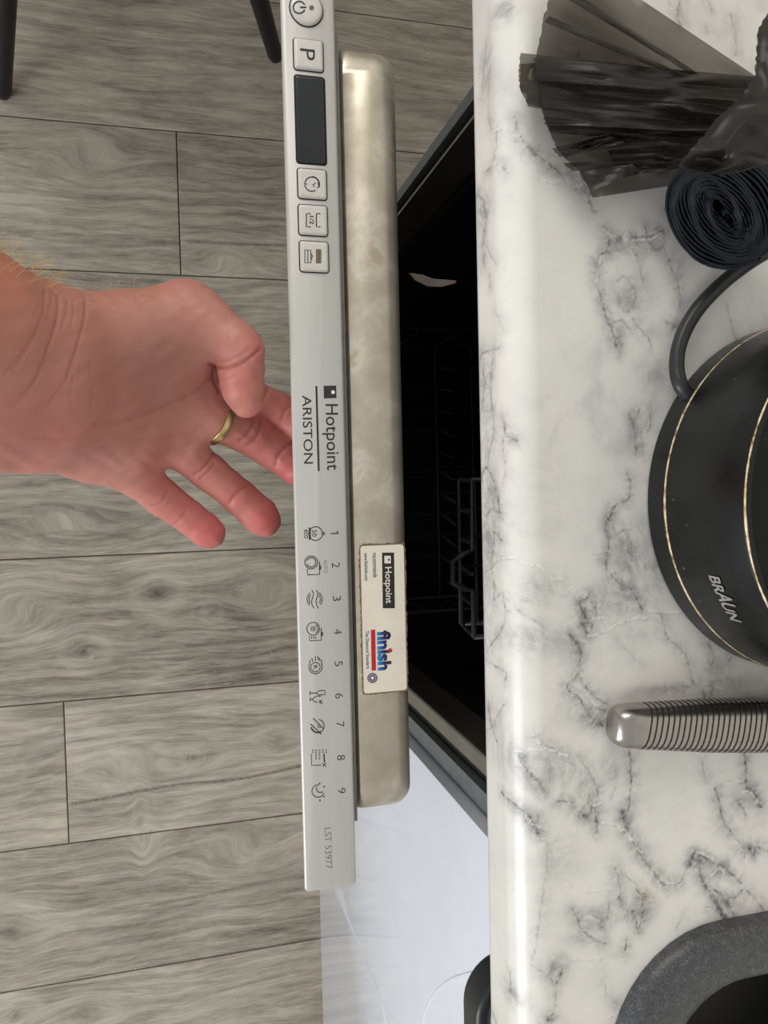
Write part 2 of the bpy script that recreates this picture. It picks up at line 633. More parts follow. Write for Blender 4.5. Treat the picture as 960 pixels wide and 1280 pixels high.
# ------------------------------------------------------------------ structure
floor = box('floor', -1.1, 0.74, -1.55, 1.35, -0.02, -0.0022, 'subfloor')
floor['kind'] = 'structure'
LINES = [-1.55, -1.346, -1.136, -0.928, -0.7195, -0.514, -0.304, -0.0937, 0.112, 0.3185, 0.5292, 0.735, 0.945, 1.155, 1.35]
JOINTS = {5: [-0.1815], 9: [0.0035], 3: [0.42], 10: [-0.62], 6: [-0.66], 7: [0.58], 8: [-0.75], 4: [-0.55], 11: [-0.4]}
GAP = 0.0008
FIG_KNOTS = [(197, 742, 9, 6, .9), (106, 815, 8, 6, .8), (240, 947, 12, 4, .9), (265, 766, 4, 3, .9), (350, 924, 9, 5, .35), (13, 1165, 12, 9, .45), (325, 108, 12, 3, .3), (176, 1030, 3, 9, .3), (20, 1270, 9, 5, .5), (105, 1270, 12, 6, .3), (184, 1050, 4, 5, .3)]
FIG_CRACKS = [(.85, [(88, 1005), (130, 998), (170, 990), (230, 980), (290, 975), (340, 966), (378, 957)]), (.4, [(120, 822), (160, 818), (200, 810), (260, 806), (320, 800)]), (.5, [(245, 768), (290, 772), (330, 776), (372, 773)]),
              (.75, [(233, 301), (262, 303), (300, 305), (356, 307)]), (.45, [(190, 1132), (230, 1124), (290, 1112), (340, 1103), (380, 1096)]), (.35, [(0, 1145), (60, 1140), (120, 1132)]), (.4, [(200, 946), (225, 948), (270, 942)]),
              (.3, [(320, 110), (356, 116)]), (.3, [(0, 80), (60, 82), (130, 95)]), (.35, [(0, 286), (60, 300), (150, 308), (205, 304)]), (.35, [(290, 382), (330, 384), (360, 388)]), (.35, [(200, 1206), (300, 1190), (395, 1172)]), (.3, [(0, 640), (70, 630), (150, 640)]), (.3, [(20, 672), (100, 664), (180, 676)]), (.25, [(0, 965), (40, 962), (78, 958)])]
FIG_SWIRLS = [(70, 655, 90, 34, 1), (20, 765, 70, 50, -1), (300, 1055, 80, 40, 1), (275, 330, 40, 30, -1), (165, 955, 90, 40, 1), (110, 190, 60, 40, 1), (330, 740, 60, 40, -1)]


def figure(P):
    n = len(P)
    dark = np.zeros(n)
    warp = np.zeros(n)
    pale = np.zeros(n)
    sc_ = 0.00124
    for cx, cy, rx, ry, st in FIG_KNOTS:
        k = at(cx, cy, 0)
        dx, dy = (P[:, 0] - k.x) / (rx * sc_), (P[:, 1] - k.y) / (ry * sc_)
        q = dx * dx + dy * dy
        dark = np.maximum(dark, st * np.exp(-q * 1.2))
        q2 = (dx / 3.2) ** 2 + (dy / 4.0) ** 2
        warp += -(P[:, 1] - k.y) * 0.9 * np.exp(-q2)
        pale = np.maximum(pale, 0.4 * np.exp(-((np.sqrt(q2) - 1.0) / 0.3) ** 2))
    for cx, cy, rx, ry, sg in FIG_SWIRLS:
        k = at(cx, cy, 0)
        dx, dy = (P[:, 0] - k.x), (P[:, 1] - k.y)
        mask = np.exp(-((dx / (rx * sc_)) ** 2 + (dy / (ry * sc_)) ** 2) * 1.3)
        target = sg * (dx - sg * (-9.0) * dy * dy * sg) * 0.22
        warp += mask * (target - dy)
        pale = np.maximum(pale, mask * 0.3)
    for st, pts in FIG_CRACKS:
        L = spline([at(x, y, 0) for x, y in pts], 5)
        for a, b in zip(L[:-1], L[1:]):
            d = np.array([b.x - a.x, b.y - a.y])
            t = np.clip(((P[:, 0] - a.x) * d[0] + (P[:, 1] - a.y) * d[1]) / max(1e-12, d @ d), 0, 1)
            q = np.hypot(P[:, 0] - a.x - t * d[0], P[:, 1] - a.y - t * d[1])
            dark = np.maximum(dark, min(1, st * 1.2) * np.exp(-(q / 0.0023) ** 2))
            pale = np.maximum(pale, 0.3 * st * np.exp(-((q - 0.006) / 0.003) ** 2))
    return np.stack([np.clip(dark, 0, 1), np.clip(warp + 0.5, 0, 1), np.clip(pale, 0, 1), np.ones(n)], 1)


def plank(x0, x1, y0, y1):
    def axis(a, b, lo, hi, step):
        if b < lo or a > hi:
            inner = []
        else:
            inner = list(np.arange(max(a, lo), min(b, hi), step))
        v_ = sorted(set([a, a + 0.0009, b - 0.0009, b] + [q for q in inner if a + 0.002 < q < b - 0.002]))
        return np.array(v_)
    xs_, ys_ = axis(x0, x1, -0.31, 0.24, 0.005), axis(y0, y1, -0.82, 0.75, 0.0022)
    nx, ny = len(xs_), len(ys_)
    X_, Y_ = np.meshgrid(xs_, ys_, indexing='ij')
    Z_ = np.zeros_like(X_)
    Z_[0] = Z_[-1] = -0.0009
    Z_[:, 0] = Z_[:, -1] = -0.0009
    P = np.stack([X_.ravel(), Y_.ravel(), Z_.ravel()], 1)
    i_, j_ = np.meshgrid(np.arange(nx - 1), np.arange(ny - 1), indexing='ij')
    q = (i_ * ny + j_).ravel()
    Q = np.stack([q, q + ny, q + ny + 1, q + 1], 1)
    n = len(P)
    low = np.array([(x0, y0, -0.0021), (x1, y0, -0.0021), (x1, y1, -0.0021), (x0, y1, -0.0021)])
    P = np.concatenate([P, low])
    faces = [tuple(r) for r in Q.tolist()]
    e0 = [k * ny for k in range(nx)]
    faces += [tuple([n, n + 1] + e0[::-1]), tuple([n + 1, n + 2] + [(nx - 1) * ny + k for k in range(ny)][::-1]), tuple([n + 2, n + 3] + [k * ny + ny - 1 for k in range(nx)]), tuple([n + 3, n] + [k for k in range(ny)])]
    me = bpy.data.meshes.new('plank')
    me.from_pydata(P.tolist(), [], faces)
    a_ = me.color_attributes.new('figure', 'FLOAT_COLOR', 'POINT')
    a_.data.foreach_set('color', figure(P).astype(np.float32).ravel())
    me.update()
    return link('plank', me, 'wood', floor)


for i in range(len(LINES) - 1):
    xs = [-1.1] + JOINTS.get(i, []) + [0.74]
    for a, b in zip(xs[:-1], xs[1:]):
        plank(a + GAP, b - GAP, LINES[i] + GAP, LINES[i + 1] - GAP)

wall = box('wall_back', 0.74, 0.84, -1.55, 1.35, 0.0, 2.4, 'wall')
wall['kind'] = 'structure'

wall2 = box('wall_left_added', -1.1, 0.74, 1.35, 1.45, 0.0, 2.4, 'wall')  # unseen wall, added to keep light off the floor at this end
wall2['kind'] = 'structure'

# ------------------------------------------------------------------ worktop
ZT = 0.905
XF = 0.1262
SX0, SX1, SY1, SY0 = 0.166, 0.645, -0.1945, -0.98


def make_worktop():
    prof = []
    r = 0.013
    XB_ = XF + 0.0003
    z0, z1 = ZT - 0.0377, ZT - 0.0003
    for k in range(9):
        a = math.pi + (math.pi / 2) * k / 8       # lower front roll
        rr = 0.007
        prof.append((XB_ + rr + rr * math.cos(a), z0 + rr + rr * math.sin(a)))
    prof = prof[::-1]
    up = []
    for k in range(13):
        a = math.pi - (math.pi / 2) * k / 12
        up.append((XB_ + r + r * math.cos(a), z1 - r + r * math.sin(a)))
    prof = prof + up + [(0.738, z1), (0.738, z0)]
    n = len(prof)
    V = [(x, -1.5, z) for x, z in prof] + [(x, 1.3, z) for x, z in prof]
    F = [(k, (k + 1) % n, (k + 1) % n + n, k + n) for k in range(n)] + [tuple(range(n))[::-1], tuple(range(n, 2 * n))]
    me = bpy.data.meshes.new('worktop')
    me.from_pydata(V, [], F)
    bm = bmesh.new()
    bm.from_mesh(me)
    bmesh.ops.recalc_face_normals(bm, faces=bm.faces)
    bm.to_mesh(me)
    bm.free()
    o = link('worktop', me, 'board')
    L = rrect(SX0 + 0.012, SX1 - 0.012, SY0 + 0.012, SY1 - 0.012, 0.043, 8)
    cv, cf = loft([[(x, y, z0 - 0.05) for x, y in L], [(x, y, z1 + 0.05) for x, y in L]], True, True)
    cm = bpy.data.meshes.new('cutter')
    cm.from_pydata([tuple(v) for v in cv], [], cf)
    co = bpy.data.objects.new('cutter', cm)
    COL.objects.link(co)
    md = o.modifiers.new('hole', 'BOOLEAN')
    md.operation = 'DIFFERENCE'
    md.object = co
    md.solver = 'EXACT'
    bpy.context.view_layer.update()
    dg = bpy.context.evaluated_depsgraph_get()
    new = bpy.data.meshes.new_from_object(o.evaluated_get(dg))
    o.modifiers.clear()
    o.data = new
    bpy.data.objects.remove(co)
    if not new.materials:
        new.materials.append(MAT['board'])
    new.shade_smooth()
    new.set_sharp_from_angle(angle=math.radians(35))
    return tag(o, 'white marble-effect kitchen worktop with grey veins and rounded front edge', 'worktop')


worktop = make_worktop()

# veins of the laminate print: (strength, half width mm, kind, points read off the photograph)
VEINS_D = [  # dark veins
    (.45, .5, [(607, 55), (605, 80), (601, 112)]), (.5, .35, [(613, 82), (611, 105), (611, 150), (617, 166)]),
    (.7, .35, [(640, 145), (645, 165), (652, 178), (668, 192), (682, 202), (696, 215), (712, 230), (730, 232)]),
    (.5, .4, [(620, 160), (619, 185), (614, 205), (605, 215)]), (.5, .4, [(620, 203), (628, 208), (633, 216)]),
    (.5, .5, [(728, 225), (735, 240), (738, 256), (743, 265)]), (.35, .4, [(725, 60), (720, 75)]),
    (.6, .5, [(597, 243), (605, 258), (607, 280), (603, 300), (604, 330)]), (.4, .35, [(604, 300), (593, 320)]),
    (.5, .4, [(611, 343), (612, 360)]), (.35, .35, [(617, 388), (622, 397), (627, 412)]),
    (.6, .5, [(595, 428), (600, 445), (605, 475), (604, 490), (602, 512)]), (.6, .4, [(617, 448), (614, 460), (613, 475), (615, 500), (617, 540), (613, 560), (610, 578)]),
    (.8, .3, [(753, 282), (759, 293), (760, 312), (750, 322), (747, 340), (748, 362), (752, 378), (756, 395), (762, 410), (768, 425), (772, 440)]),
    (.75, .3, [(768, 295), (780, 298), (800, 299), (810, 298), (822, 293), (830, 288)]), (.6, .3, [(806, 283), (808, 298), (812, 305)]),
    (.6, .4, [(832, 258), (840, 275), (851, 258)]), (.4, .4, [(815, 287), (828, 284), (830, 305), (818, 312)]),
    (.5, .3, [(790, 312), (797, 330), (803, 352)]), (.6, .3, [(828, 306), (838, 330), (847, 348), (851, 370), (849, 386)]),
    (.35, .5, [(770, 352), (780, 346), (793, 362), (793, 380), (782, 388), (772, 372)]), (.5, .4, [(768, 402), (778, 400), (788, 412)]),
    (.5, .35, [(790, 398), (800, 412), (808, 422), (814, 434)]), (.4, .6, [(832, 402), (848, 412)]), (.4, .4, [(908, 380), (914, 405), (920, 425)]),
    (.7, .4, [(628, 522), (631, 540), (645, 551)]), (.5, .35, [(630, 542), (629, 562), (631, 588), (627, 604)]),
    (.8, .45, [(602, 602), (603, 588), (608, 584), (614, 592), (620, 615), (624, 641)]), (.5, .4, [(607, 645), (614, 636), (624, 641)]),
    (.7, .35, [(628, 676), (617, 664), (616, 682), (613, 705), (617, 730), (617, 750)]), (.5, .4, [(599, 700), (606, 715)]),
    (.6, .35, [(782, 590), (787, 605), (786, 625), (770, 632), (762, 648), (757, 662), (762, 680), (757, 700), (758, 714)]),
    (.9, .4, [(768, 633), (762, 648), (758, 650)]), (.5, .3, [(763, 672), (775, 664), (790, 661)]),
    (.5, .6, [(786, 518), (793, 540), (794, 572)]), (.45, .4, [(800, 540), (803, 565)]), (.5, .3, [(794, 518), (799, 511)]), (.5, .3, [(814, 508), (811, 530), (808, 540)]),
    (.9, .4, [(724, 752), (728, 765), (733, 773), (738, 780), (735, 790), (728, 782), (726, 776)]), (.7, .4, [(724, 752), (733, 751), (737, 740)]), (.5, .4, [(737, 752), (744, 760), (745, 772)]),
    (.9, .55, [(710, 793), (718, 801), (725, 815)]), (.8, .3, [(725, 815), (722, 830), (720, 845), (710, 858), (720, 868), (730, 885), (740, 900)]),
    (.6, .3, [(722, 840), (730, 858), (745, 873), (758, 880)]), (.6, .35, [(748, 886), (764, 891)]), (.7, .4, [(745, 905), (759, 909)]),
    (.6, .35, [(757, 690), (758, 712)]), (.8, .3, [(763, 718), (776, 730), (790, 742), (803, 763)]), (.5, .3, [(768, 715), (777, 728)]),
    (.5, .3, [(602, 748), (615, 752), (637, 764)]), (.4, .3, [(641, 758), (655, 768), (668, 775), (680, 783)]), (.3, .25, [(650, 752), (660, 750), (672, 757)]),
    (.55, .4, [(597, 750), (602, 790), (607, 820), (605, 850), (600, 862)]), (.4, .4, [(612, 790), (614, 815)]), (.7, .5, [(610, 880), (614, 905), (621, 927)]), (.5, .4, [(602, 893), (612, 912)]),
    (.5, .25, [(663, 920), (672, 924), (685, 934), (697, 942), (708, 946)]),
    (.5, .35, [(826, 768), (832, 790), (838, 800), (852, 812), (860, 830), (864, 850), (873, 860)]), (.5, .4, [(883, 803), (892, 825), (887, 833)]), (.5, .4, [(914, 820), (908, 831)]), (.3, .3, [(772, 800), (790, 820), (806, 836)]),
    (.6, .35, [(886, 872), (888, 864), (892, 860)]), (.6, .5, [(878, 862), (879, 875)]),
    (.9, .4, [(647, 942), (653, 952), (663, 967), (673, 978), (680, 990)]), (.7, .4, [(695, 1002), (712, 1004), (720, 1012)]), (.9, .5, [(724, 1015), (732, 1022)]),
    (.7, .6, [(735, 1003), (742, 1010), (745, 1030), (746, 1040)]), (.95, .5, [(626, 990), (640, 1003), (655, 1018), (665, 1028), (672, 1042)]),
    (.35, .35, [(682, 1052), (683, 1080), (681, 1110), (677, 1135), (674, 1152), (672, 1170), (668, 1185), (662, 1205)]),
    (.5, .3, [(722, 945), (735, 965), (745, 985), (747, 998)]), (.3, .3, [(768, 958), (770, 980), (763, 1000)]),
    (.8, .4, [(785, 930), (788, 945), (790, 965), (787, 985), (785, 1012)]), (.9, 1.1, [(777, 1015), (781, 1028), (783, 1040)]),
    (1.0, .4, [(783, 1040), (790, 1050), (796, 1060), (802, 1070)]), (.85, .3, [(802, 1070), (808, 1080), (817, 1092), (827, 1103), (835, 1105), (851, 1104)]),
    (.4, .35, [(768, 1085), (772, 1105), (774, 1128)]), (.7, .6, [(773, 1122), (775, 1130)]), (.4, .3, [(775, 1090), (795, 1108), (800, 1115)]),
    (.7, .35, [(795, 1110), (801, 1126), (799, 1136), (788, 1140), (793, 1152), (797, 1164)]), (.6, .35, [(804, 1134), (802, 1148), (797, 1164)]), (.6, .4, [(798, 1122), (810, 1124), (820, 1124)]),
    (.5, .3, [(874, 945), (880, 972)]), (.8, .5, [(929, 938), (932, 955), (932, 978)]), (.95, .7, [(933, 985), (940, 990), (947, 1000), (950, 1009)]), (.5, .5, [(920, 1003), (928, 1012), (932, 1020)]),
    (.9, .4, [(893, 985), (896, 997), (900, 1005)]), (.75, .4, [(900, 1005), (903, 1020), (910, 1035), (916, 1043)]), (.5, .4, [(918, 1048), (928, 1058), (930, 1072)]), (.9, .6, [(936, 1060), (941, 1068), (945, 1058)]), (.6, .35, [(945, 1058), (955, 1064), (962, 1062)]),
    (.9, .7, [(862, 1082), (860, 1072), (866, 1066), (878, 1070)]), (.6, .5, [(866, 1085), (876, 1075)]), (.9, .45, [(878, 1070), (895, 1080), (905, 1086), (915, 1096), (926, 1104)]),
    (.9, .55, [(872, 1085), (878, 1100), (883, 1112)]), (.95, .9, [(884, 1112), (895, 1128), (905, 1145), (912, 1156)]), (.7, .5, [(892, 1112), (905, 1125), (914, 1140), (918, 1150)]),
    (.6, .35, [(905, 1125), (920, 1120), (928, 1112)]), (.6, .35, [(930, 1110), (945, 1125), (956, 1140)]), (.3, .4, [(852, 1145), (844, 1162)]), (.4, .4, [(860, 1080), (852, 1098), (848, 1104)]),
    (.4, .3, [(662, 1205), (675, 1215), (690, 1228), (695, 1240), (692, 1265)]), (.7, .35, [(703, 1208), (701, 1218), (694, 1230)]), (.8, .5, [(690, 1268), (680, 1278)]),
    (.6, .35, [(714, 1136), (722, 1150), (730, 1165), (745, 1178), (757, 1180)]), (.45, .3, [(748, 1162), (757, 1150), (761, 1128)]), (.8, .4, [(783, 1175), (781, 1188)]), (.4, .3, [(760, 1245), (766, 1254), (778, 1259), (792, 1263)]), (.3, .3, [(752, 1225), (757, 1245)]),
    (.6, .4, [(615, 1262), (620, 1280)]), (.5, .4, [(602, 1245), (607, 1280)]),
    (.6, .5, [(850, 0), (848, 14), (845, 22), (850, 31)]), (.4, .4, [(885, 0), (890, 14)]), (.4, .35, [(912, 18), (918, 40), (920, 60), (917, 70)]), (.3, .4, [(880, 30), (884, 42)]),
]
VEINS_H = [  # pale hairline cracks
    (.8, .22, [(617, 165), (623, 161), (637, 163), (645, 168), (655, 180)]), (.7, .22, [(612, 208), (620, 203), (628, 207)]),
    (.6, .22, [(668, 222), (690, 228), (700, 224)]), (.9, .3, [(703, 222), (712, 231), (722, 232), (728, 228), (732, 232)]), (.8, .3, [(722, 212), (728, 220), (733, 230)]),
    (.9, .28, [(754, 287), (762, 293), (770, 295)]), (.9, .26, [(776, 297), (785, 300), (800, 299), (812, 299), (824, 292)]), (.6, .3, [(750, 324), (746, 342), (747, 360)]), (.5, .3, [(780, 302), (782, 312)]),
    (.8, .25, [(607, 460), (612, 463), (617, 452)]), (.9, .25, [(623, 700), (632, 697), (645, 698), (660, 704), (672, 706), (685, 720), (700, 724), (710, 730), (718, 742)]),
    (.7, .3, [(745, 773), (755, 774), (760, 785), (775, 780), (790, 775), (808, 772)]), (.7, .25, [(735, 795), (750, 790), (765, 785)]), (.9, .25, [(810, 763), (830, 764), (850, 765)]),
    (.7, .25, [(722, 866), (733, 880)]), (.8, .25, [(730, 863), (745, 877), (756, 882)]), (.6, .25, [(610, 751), (625, 758), (640, 765)]), (.5, .25, [(642, 756), (656, 768), (672, 776)]),
    (.9, .25, [(664, 919), (674, 926), (686, 935), (694, 939), (708, 945)]), (.7, .25, [(642, 938), (652, 940), (662, 937), (680, 937)]), (.8, .3, [(736, 1004), (742, 1008), (750, 1003)]), (.6, .25, [(710, 1004), (720, 1006)]),
    (.9, .22, [(752, 1028), (768, 1031), (780, 1038), (789, 1051)]), (.8, .25, [(655, 1016), (662, 1026), (675, 1034)]), (.8, .25, [(708, 1105), (712, 1108)]), (.7, .25, [(724, 1112), (735, 1115), (745, 1113)]), (.7, .25, [(752, 1110), (768, 1111)]),
    (.8, .22, [(784, 1042), (794, 1055), (802, 1068)]), (.8, .22, [(868, 942), (880, 945), (893, 958), (900, 968), (915, 975), (925, 978)]), (.8, .25, [(928, 990), (937, 990), (945, 997), (950, 1005)]),
    (.6, .2, [(914, 1040), (940, 1053), (962, 1058)]), (.8, .25, [(870, 1065), (885, 1070), (893, 1078)]), (.7, .25, [(888, 1094), (900, 1086), (906, 1092)]), (.7, .25, [(833, 1104), (850, 1105)]), (.7, .25, [(808, 1126), (820, 1122)]),
    (.6, .25, [(712, 1200), (730, 1200), (750, 1198)]), (.6, .25, [(728, 1147), (740, 1146), (748, 1151)]), (.8, .25, [(893, 860), (910, 864)]), (.6, .25, [(770, 1259), (792, 1263)]), (.6, .25, [(760, 1272), (780, 1262)]), (.5, .22, [(636, 1108), (640, 1110)]),
]
CLOUDS = [  # smoky grey patches: centre, radii, strength
    (628, 14, 22, 14, .5), (606, 95, 9, 35, .45), (705, 212, 26, 14, .5), (732, 240, 12, 26, .5), (660, 188, 16, 8, .35), (612, 210, 14, 10, .3),
    (604, 265, 9, 24, .55), (603, 320, 7, 30, .35), (770, 305, 12, 16, .45), (800, 308, 36, 14, .45), (788, 368, 22, 28, .45), (772, 425, 10, 22, .5), (810, 420, 14, 12, .3), (842, 408, 16, 12, .45),
    (850, 275, 12, 26, .3), (848, 340, 8, 20, .35), (603, 470, 12, 40, .35), (606, 520, 9, 18, .4), (606, 560, 10, 26, .45), (612, 610, 12, 30, .55), (610, 670, 12, 40, .5), (606, 730, 10, 30, .45),
    (790, 525, 9, 18, .5), (796, 560, 10, 16, .35), (818, 470, 18, 25, .4), (760, 660, 10, 22, .45), (785, 690, 26, 34, .5), (780, 750, 42, 30, .38), (815, 710, 30, 40, .38), (735, 770, 18, 22, .5), (680, 735, 34, 26, .35), (665, 800, 50, 24, .33), (720, 812, 10, 16, .35), (735, 890, 24, 20, .4), (755, 905, 24, 12, .4),
    (605, 790, 9, 60, .4), (612, 905, 12, 36, .42), (605, 965, 9, 26, .3), (850, 860, 60, 9, .45), (905, 855, 40, 10, .45), (895, 835, 16, 14, .35), (700, 965, 34, 22, .5), (680, 950, 26, 14, .4), (735, 985, 20, 24, .4), (740, 1012, 16, 16, .5), (782, 1020, 10, 22, .5), (762, 960, 14, 30, .35),
    (660, 1022, 16, 10, .5), (700, 1075, 30, 30, .25), (770, 1105, 14, 34, .35), (750, 1150, 24, 20, .4), (730, 1170, 24, 14, .3), (800, 1140, 16, 24, .45), (697, 1212, 14, 18, .6), (740, 1140, 30, 14, .28), (925, 1000, 18, 18, .4), (945, 995, 10, 14, .5), (900, 1030, 14, 18, .3), (935, 1060, 24, 12, .4), (872, 1078, 16, 12, .55), (895, 1090, 24, 14, .45), (900, 1135, 18, 24, .5), (925, 1130, 22, 16, .35), (848, 1100, 16, 8, .3), (612, 1270, 16, 14, .45), (685, 1275, 14, 8, .5), (848, 12, 10, 20, .4), (905, 30, 26, 26, .25), (930, 90, 24, 20, .2),
    (680, 600, 40, 60, .10), (800, 795, 30, 16, .22), (845, 1010, 40, 40, .08),
]


def make_laminate():
    r = 0.013
    prof = []
    z0 = ZT - 0.038
    for k in range(6):
        a = 1.5 * math.pi - (math.pi / 2) * k / 5
        prof.append((XF + 0.007 + 0.007 * math.cos(a), z0 + 0.007 + 0.007 * math.sin(a)))
    zz = z0 + 0.007
    while zz < ZT - r - 0.0008:
        zz += 0.0008
        prof.append((XF, min(zz, ZT - r)))
    for k in range(1, 25):
        a = math.pi - (math.pi / 2) * k / 24
        prof.append((XF + r + r * math.cos(a), ZT - r + r * math.sin(a)))
    x = XF + r
    while x < 0.30:
        x += 0.00052
        prof.append((x, ZT))
    while x < 0.72:
        x += 0.012
        prof.append((x, ZT))
    prof.append((0.738, ZT))
    pr = np.array(prof)
    s = np.concatenate([[0], np.cumsum(np.hypot(*np.diff(pr, axis=0).T))])
    ys = list(np.arange(-1.5, -0.262, 0.02)) + list(np.arange(-0.262, 0.232, 0.00055)) + list(np.arange(0.232, 1.29, 0.02)) + [1.3]
    ys = np.array(ys)
    nS, nY = len(pr), len(ys)
    SG, YG = np.meshgrid(s, ys, indexing='ij')
    V = np.stack([np.repeat(pr[:, 0], nY), np.tile(ys, nS), np.repeat(pr[:, 1], nY)], 1)

    def unroll(px, py):
        best = None
        for k in range(3, nS):
            p = at(px, py, pr[k, 1])
            dx = p.x - pr[k, 0]
            if k > 3 and (dx <= 0) != (last <= 0):
                return s[k], p.y
            last = dx
        p = at(px, py, ZT)
        return float(np.interp(p.x, pr[30:, 0], s[30:])), p.y

    g = np.random.default_rng(4)

    def fract(n):
        return np.cumsum(g.standard_normal(n)) if n else np.zeros(0)

    def dense(pts):
        P = np.array([(q.x, q.y) for q in spline([(a, b, 0) for a, b in [unroll(*p) for p in pts]], 9)])
        # break the smooth curve up into the wandering line of a crack
        n = len(P)
        w = g.standard_normal((n, 2)) * 0.00016
        lf = np.cumsum(g.standard_normal((n, 2)) * 0.00017, 0)
        w = w + lf - np.linspace(0, 1, n)[:, None] * lf[-1]
        w = w * np.sin(np.linspace(0, math.pi, n))[:, None] ** 0.3
        return P + w

    D = np.zeros((nS, nY), np.float32)
    C = np.zeros_like(D)
    Hh = np.zeros_like(D)
    ST = np.zeros_like(D)

    def paint(layer, P, width, strength, vary=0.5):
        lo, hi = P.min(0) - width * 3.2, P.max(0) + width * 3.2
        i0, i1 = np.searchsorted(s, lo[0]), np.searchsorted(s, hi[0])
        j0, j1 = np.searchsorted(ys, lo[1]), np.searchsorted(ys, hi[1])
        if i1 <= i0 or j1 <= j0:
            return
        A, B = SG[i0:i1, j0:j1], YG[i0:i1, j0:j1]
        acc = np.zeros(A.shape)
        ph = g.uniform(0, 6, 2)
        for k, (a, b) in enumerate(zip(P[:-1], P[1:])):
            d = b - a
            t = np.clip(((A - a[0]) * d[0] + (B - a[1]) * d[1]) / max(1e-12, d @ d), 0, 1)
            q = np.hypot(A - a[0] - t * d[0], B - a[1] - t * d[1])
            m = 1 - vary * (0.5 + 0.5 * math.sin(k * 0.9 + ph[0]) * math.sin(k * 0.37 + ph[1]))
            wd = width * (0.6 + 0.7 * m)
            acc = np.maximum(acc, np.exp(-(q / wd) ** 2) * strength * m)
        layer[i0:i1, j0:j1] = np.maximum(layer[i0:i1, j0:j1], acc)

    for st, w, pts in VEINS_D:
        P = dense(pts)
        paint(D, P, w * 0.00095, min(1, st * 1.35), 0.7)
        paint(C, P, 0.0034, st * 0.75, 0.5)
        for _ in range(len(P) // 15):
            k = g.integers(0, len(P))
            an = g.uniform(0, 6.283)
            stp = g.uniform(0.0005, 0.0011)
            B_ = [P[k]]
            for _q in range(int(g.integers(3, 8))):
                an += g.normal() * 0.5
                B_.append(B_[-1] + stp * np.array([math.cos(an), math.sin(an)]))
            paint(D, np.array(B_), 0.00024, st * 0.55, 0.5)
    for st, w, pts in VEINS_H:
        P = dense(pts)
        paint(Hh, P, w * 0.0014, st, 0.5)
        paint(D, P + np.array([0.0004, -0.0004]), w * 0.0014, st * 0.6, 0.7)
    for cx, cy, rx, ry, st in CLOUDS:
        a, b = unroll(cx, cy)
        a2, _ = unroll(cx + rx, cy)
        sx, sy = max(abs(a2 - a), 0.001), ry * 0.000297
        q = ((SG - a) / sx) ** 2 + ((YG - b) / sy) ** 2
        C = np.maximum(C, 1.25 * st * np.exp(-q * 0.8)) + 0.35 * np.minimum(C, st * np.exp(-q * 0.8))
    a, b = unroll(806, 1120)
    ST = np.exp(-(((SG - a) / 0.0028) ** 2 + ((YG - b) / 0.003) ** 2)) * 0.8
    drawn = ((SG < s[-1]) & (pr[:, 0][:, None] < 0.295) & (YG > -0.258) & (YG < 0.228)).astype(np.float32)
    i, j = np.meshgrid(np.arange(nS - 1), np.arange(nY - 1), indexing='ij')
    q = (i * nY + j).ravel()
    Q = np.stack([q, q + nY, q + nY + 1, q + 1], 1)
    cx = (pr[:-1, 0] + pr[1:, 0])[i.ravel()] / 2
    cy = (ys[:-1] + ys[1:])[j.ravel()] / 2
    # leave the sink cut-out free
    ix0, ix1, iy0, iy1, rc = SX0 + 0.014, SX1 - 0.014, SY0 + 0.014, SY1 - 0.014, 0.043
    dx = np.maximum(np.maximum(ix0 + rc - cx, cx - ix1 + rc), 0)
    dy = np.maximum(np.maximum(iy0 + rc - cy, cy - iy1 + rc), 0)
    Q = Q[~(np.hypot(dx, dy) < rc)]
    me = bpy.data.meshes.new('laminate')
    me.vertices.add(len(V))
    me.vertices.foreach_set('co', V.ravel())
    me.loops.add(Q.size)
    me.loops.foreach_set('vertex_index', Q.ravel())
    me.polygons.add(len(Q))
    me.polygons.foreach_set('loop_start', np.arange(0, Q.size, 4))
    me.polygons.foreach_set('loop_total', np.full(len(Q), 4))
    me.update()
    at_ = me.color_attributes.new('vein', 'FLOAT_COLOR', 'POINT')
    col = np.stack([np.clip(D, 0, 1), np.clip(C, 0, 0.85), np.clip(Hh, 0, 1), drawn], -1).astype(np.float32)
    at_.data.foreach_set('color', col.ravel())
    sa = me.attributes.new('stain', 'FLOAT', 'POINT')
    sa.data.foreach_set('value', ST.astype(np.float32).ravel())
    me.update()
    link('laminate', me, 'marble', worktop, True)


make_laminate()

# ------------------------------------------------------------------ dishwasher
ZP = CAMZ - 0.375          # top of the fascia
DW = tag(empty('dishwasher'), 'slim dishwasher standing slightly open under the worktop, silver control panel facing up', 'dishwasher')
XB, YB0, YB1 = 0.173, -0.2045, 0.236


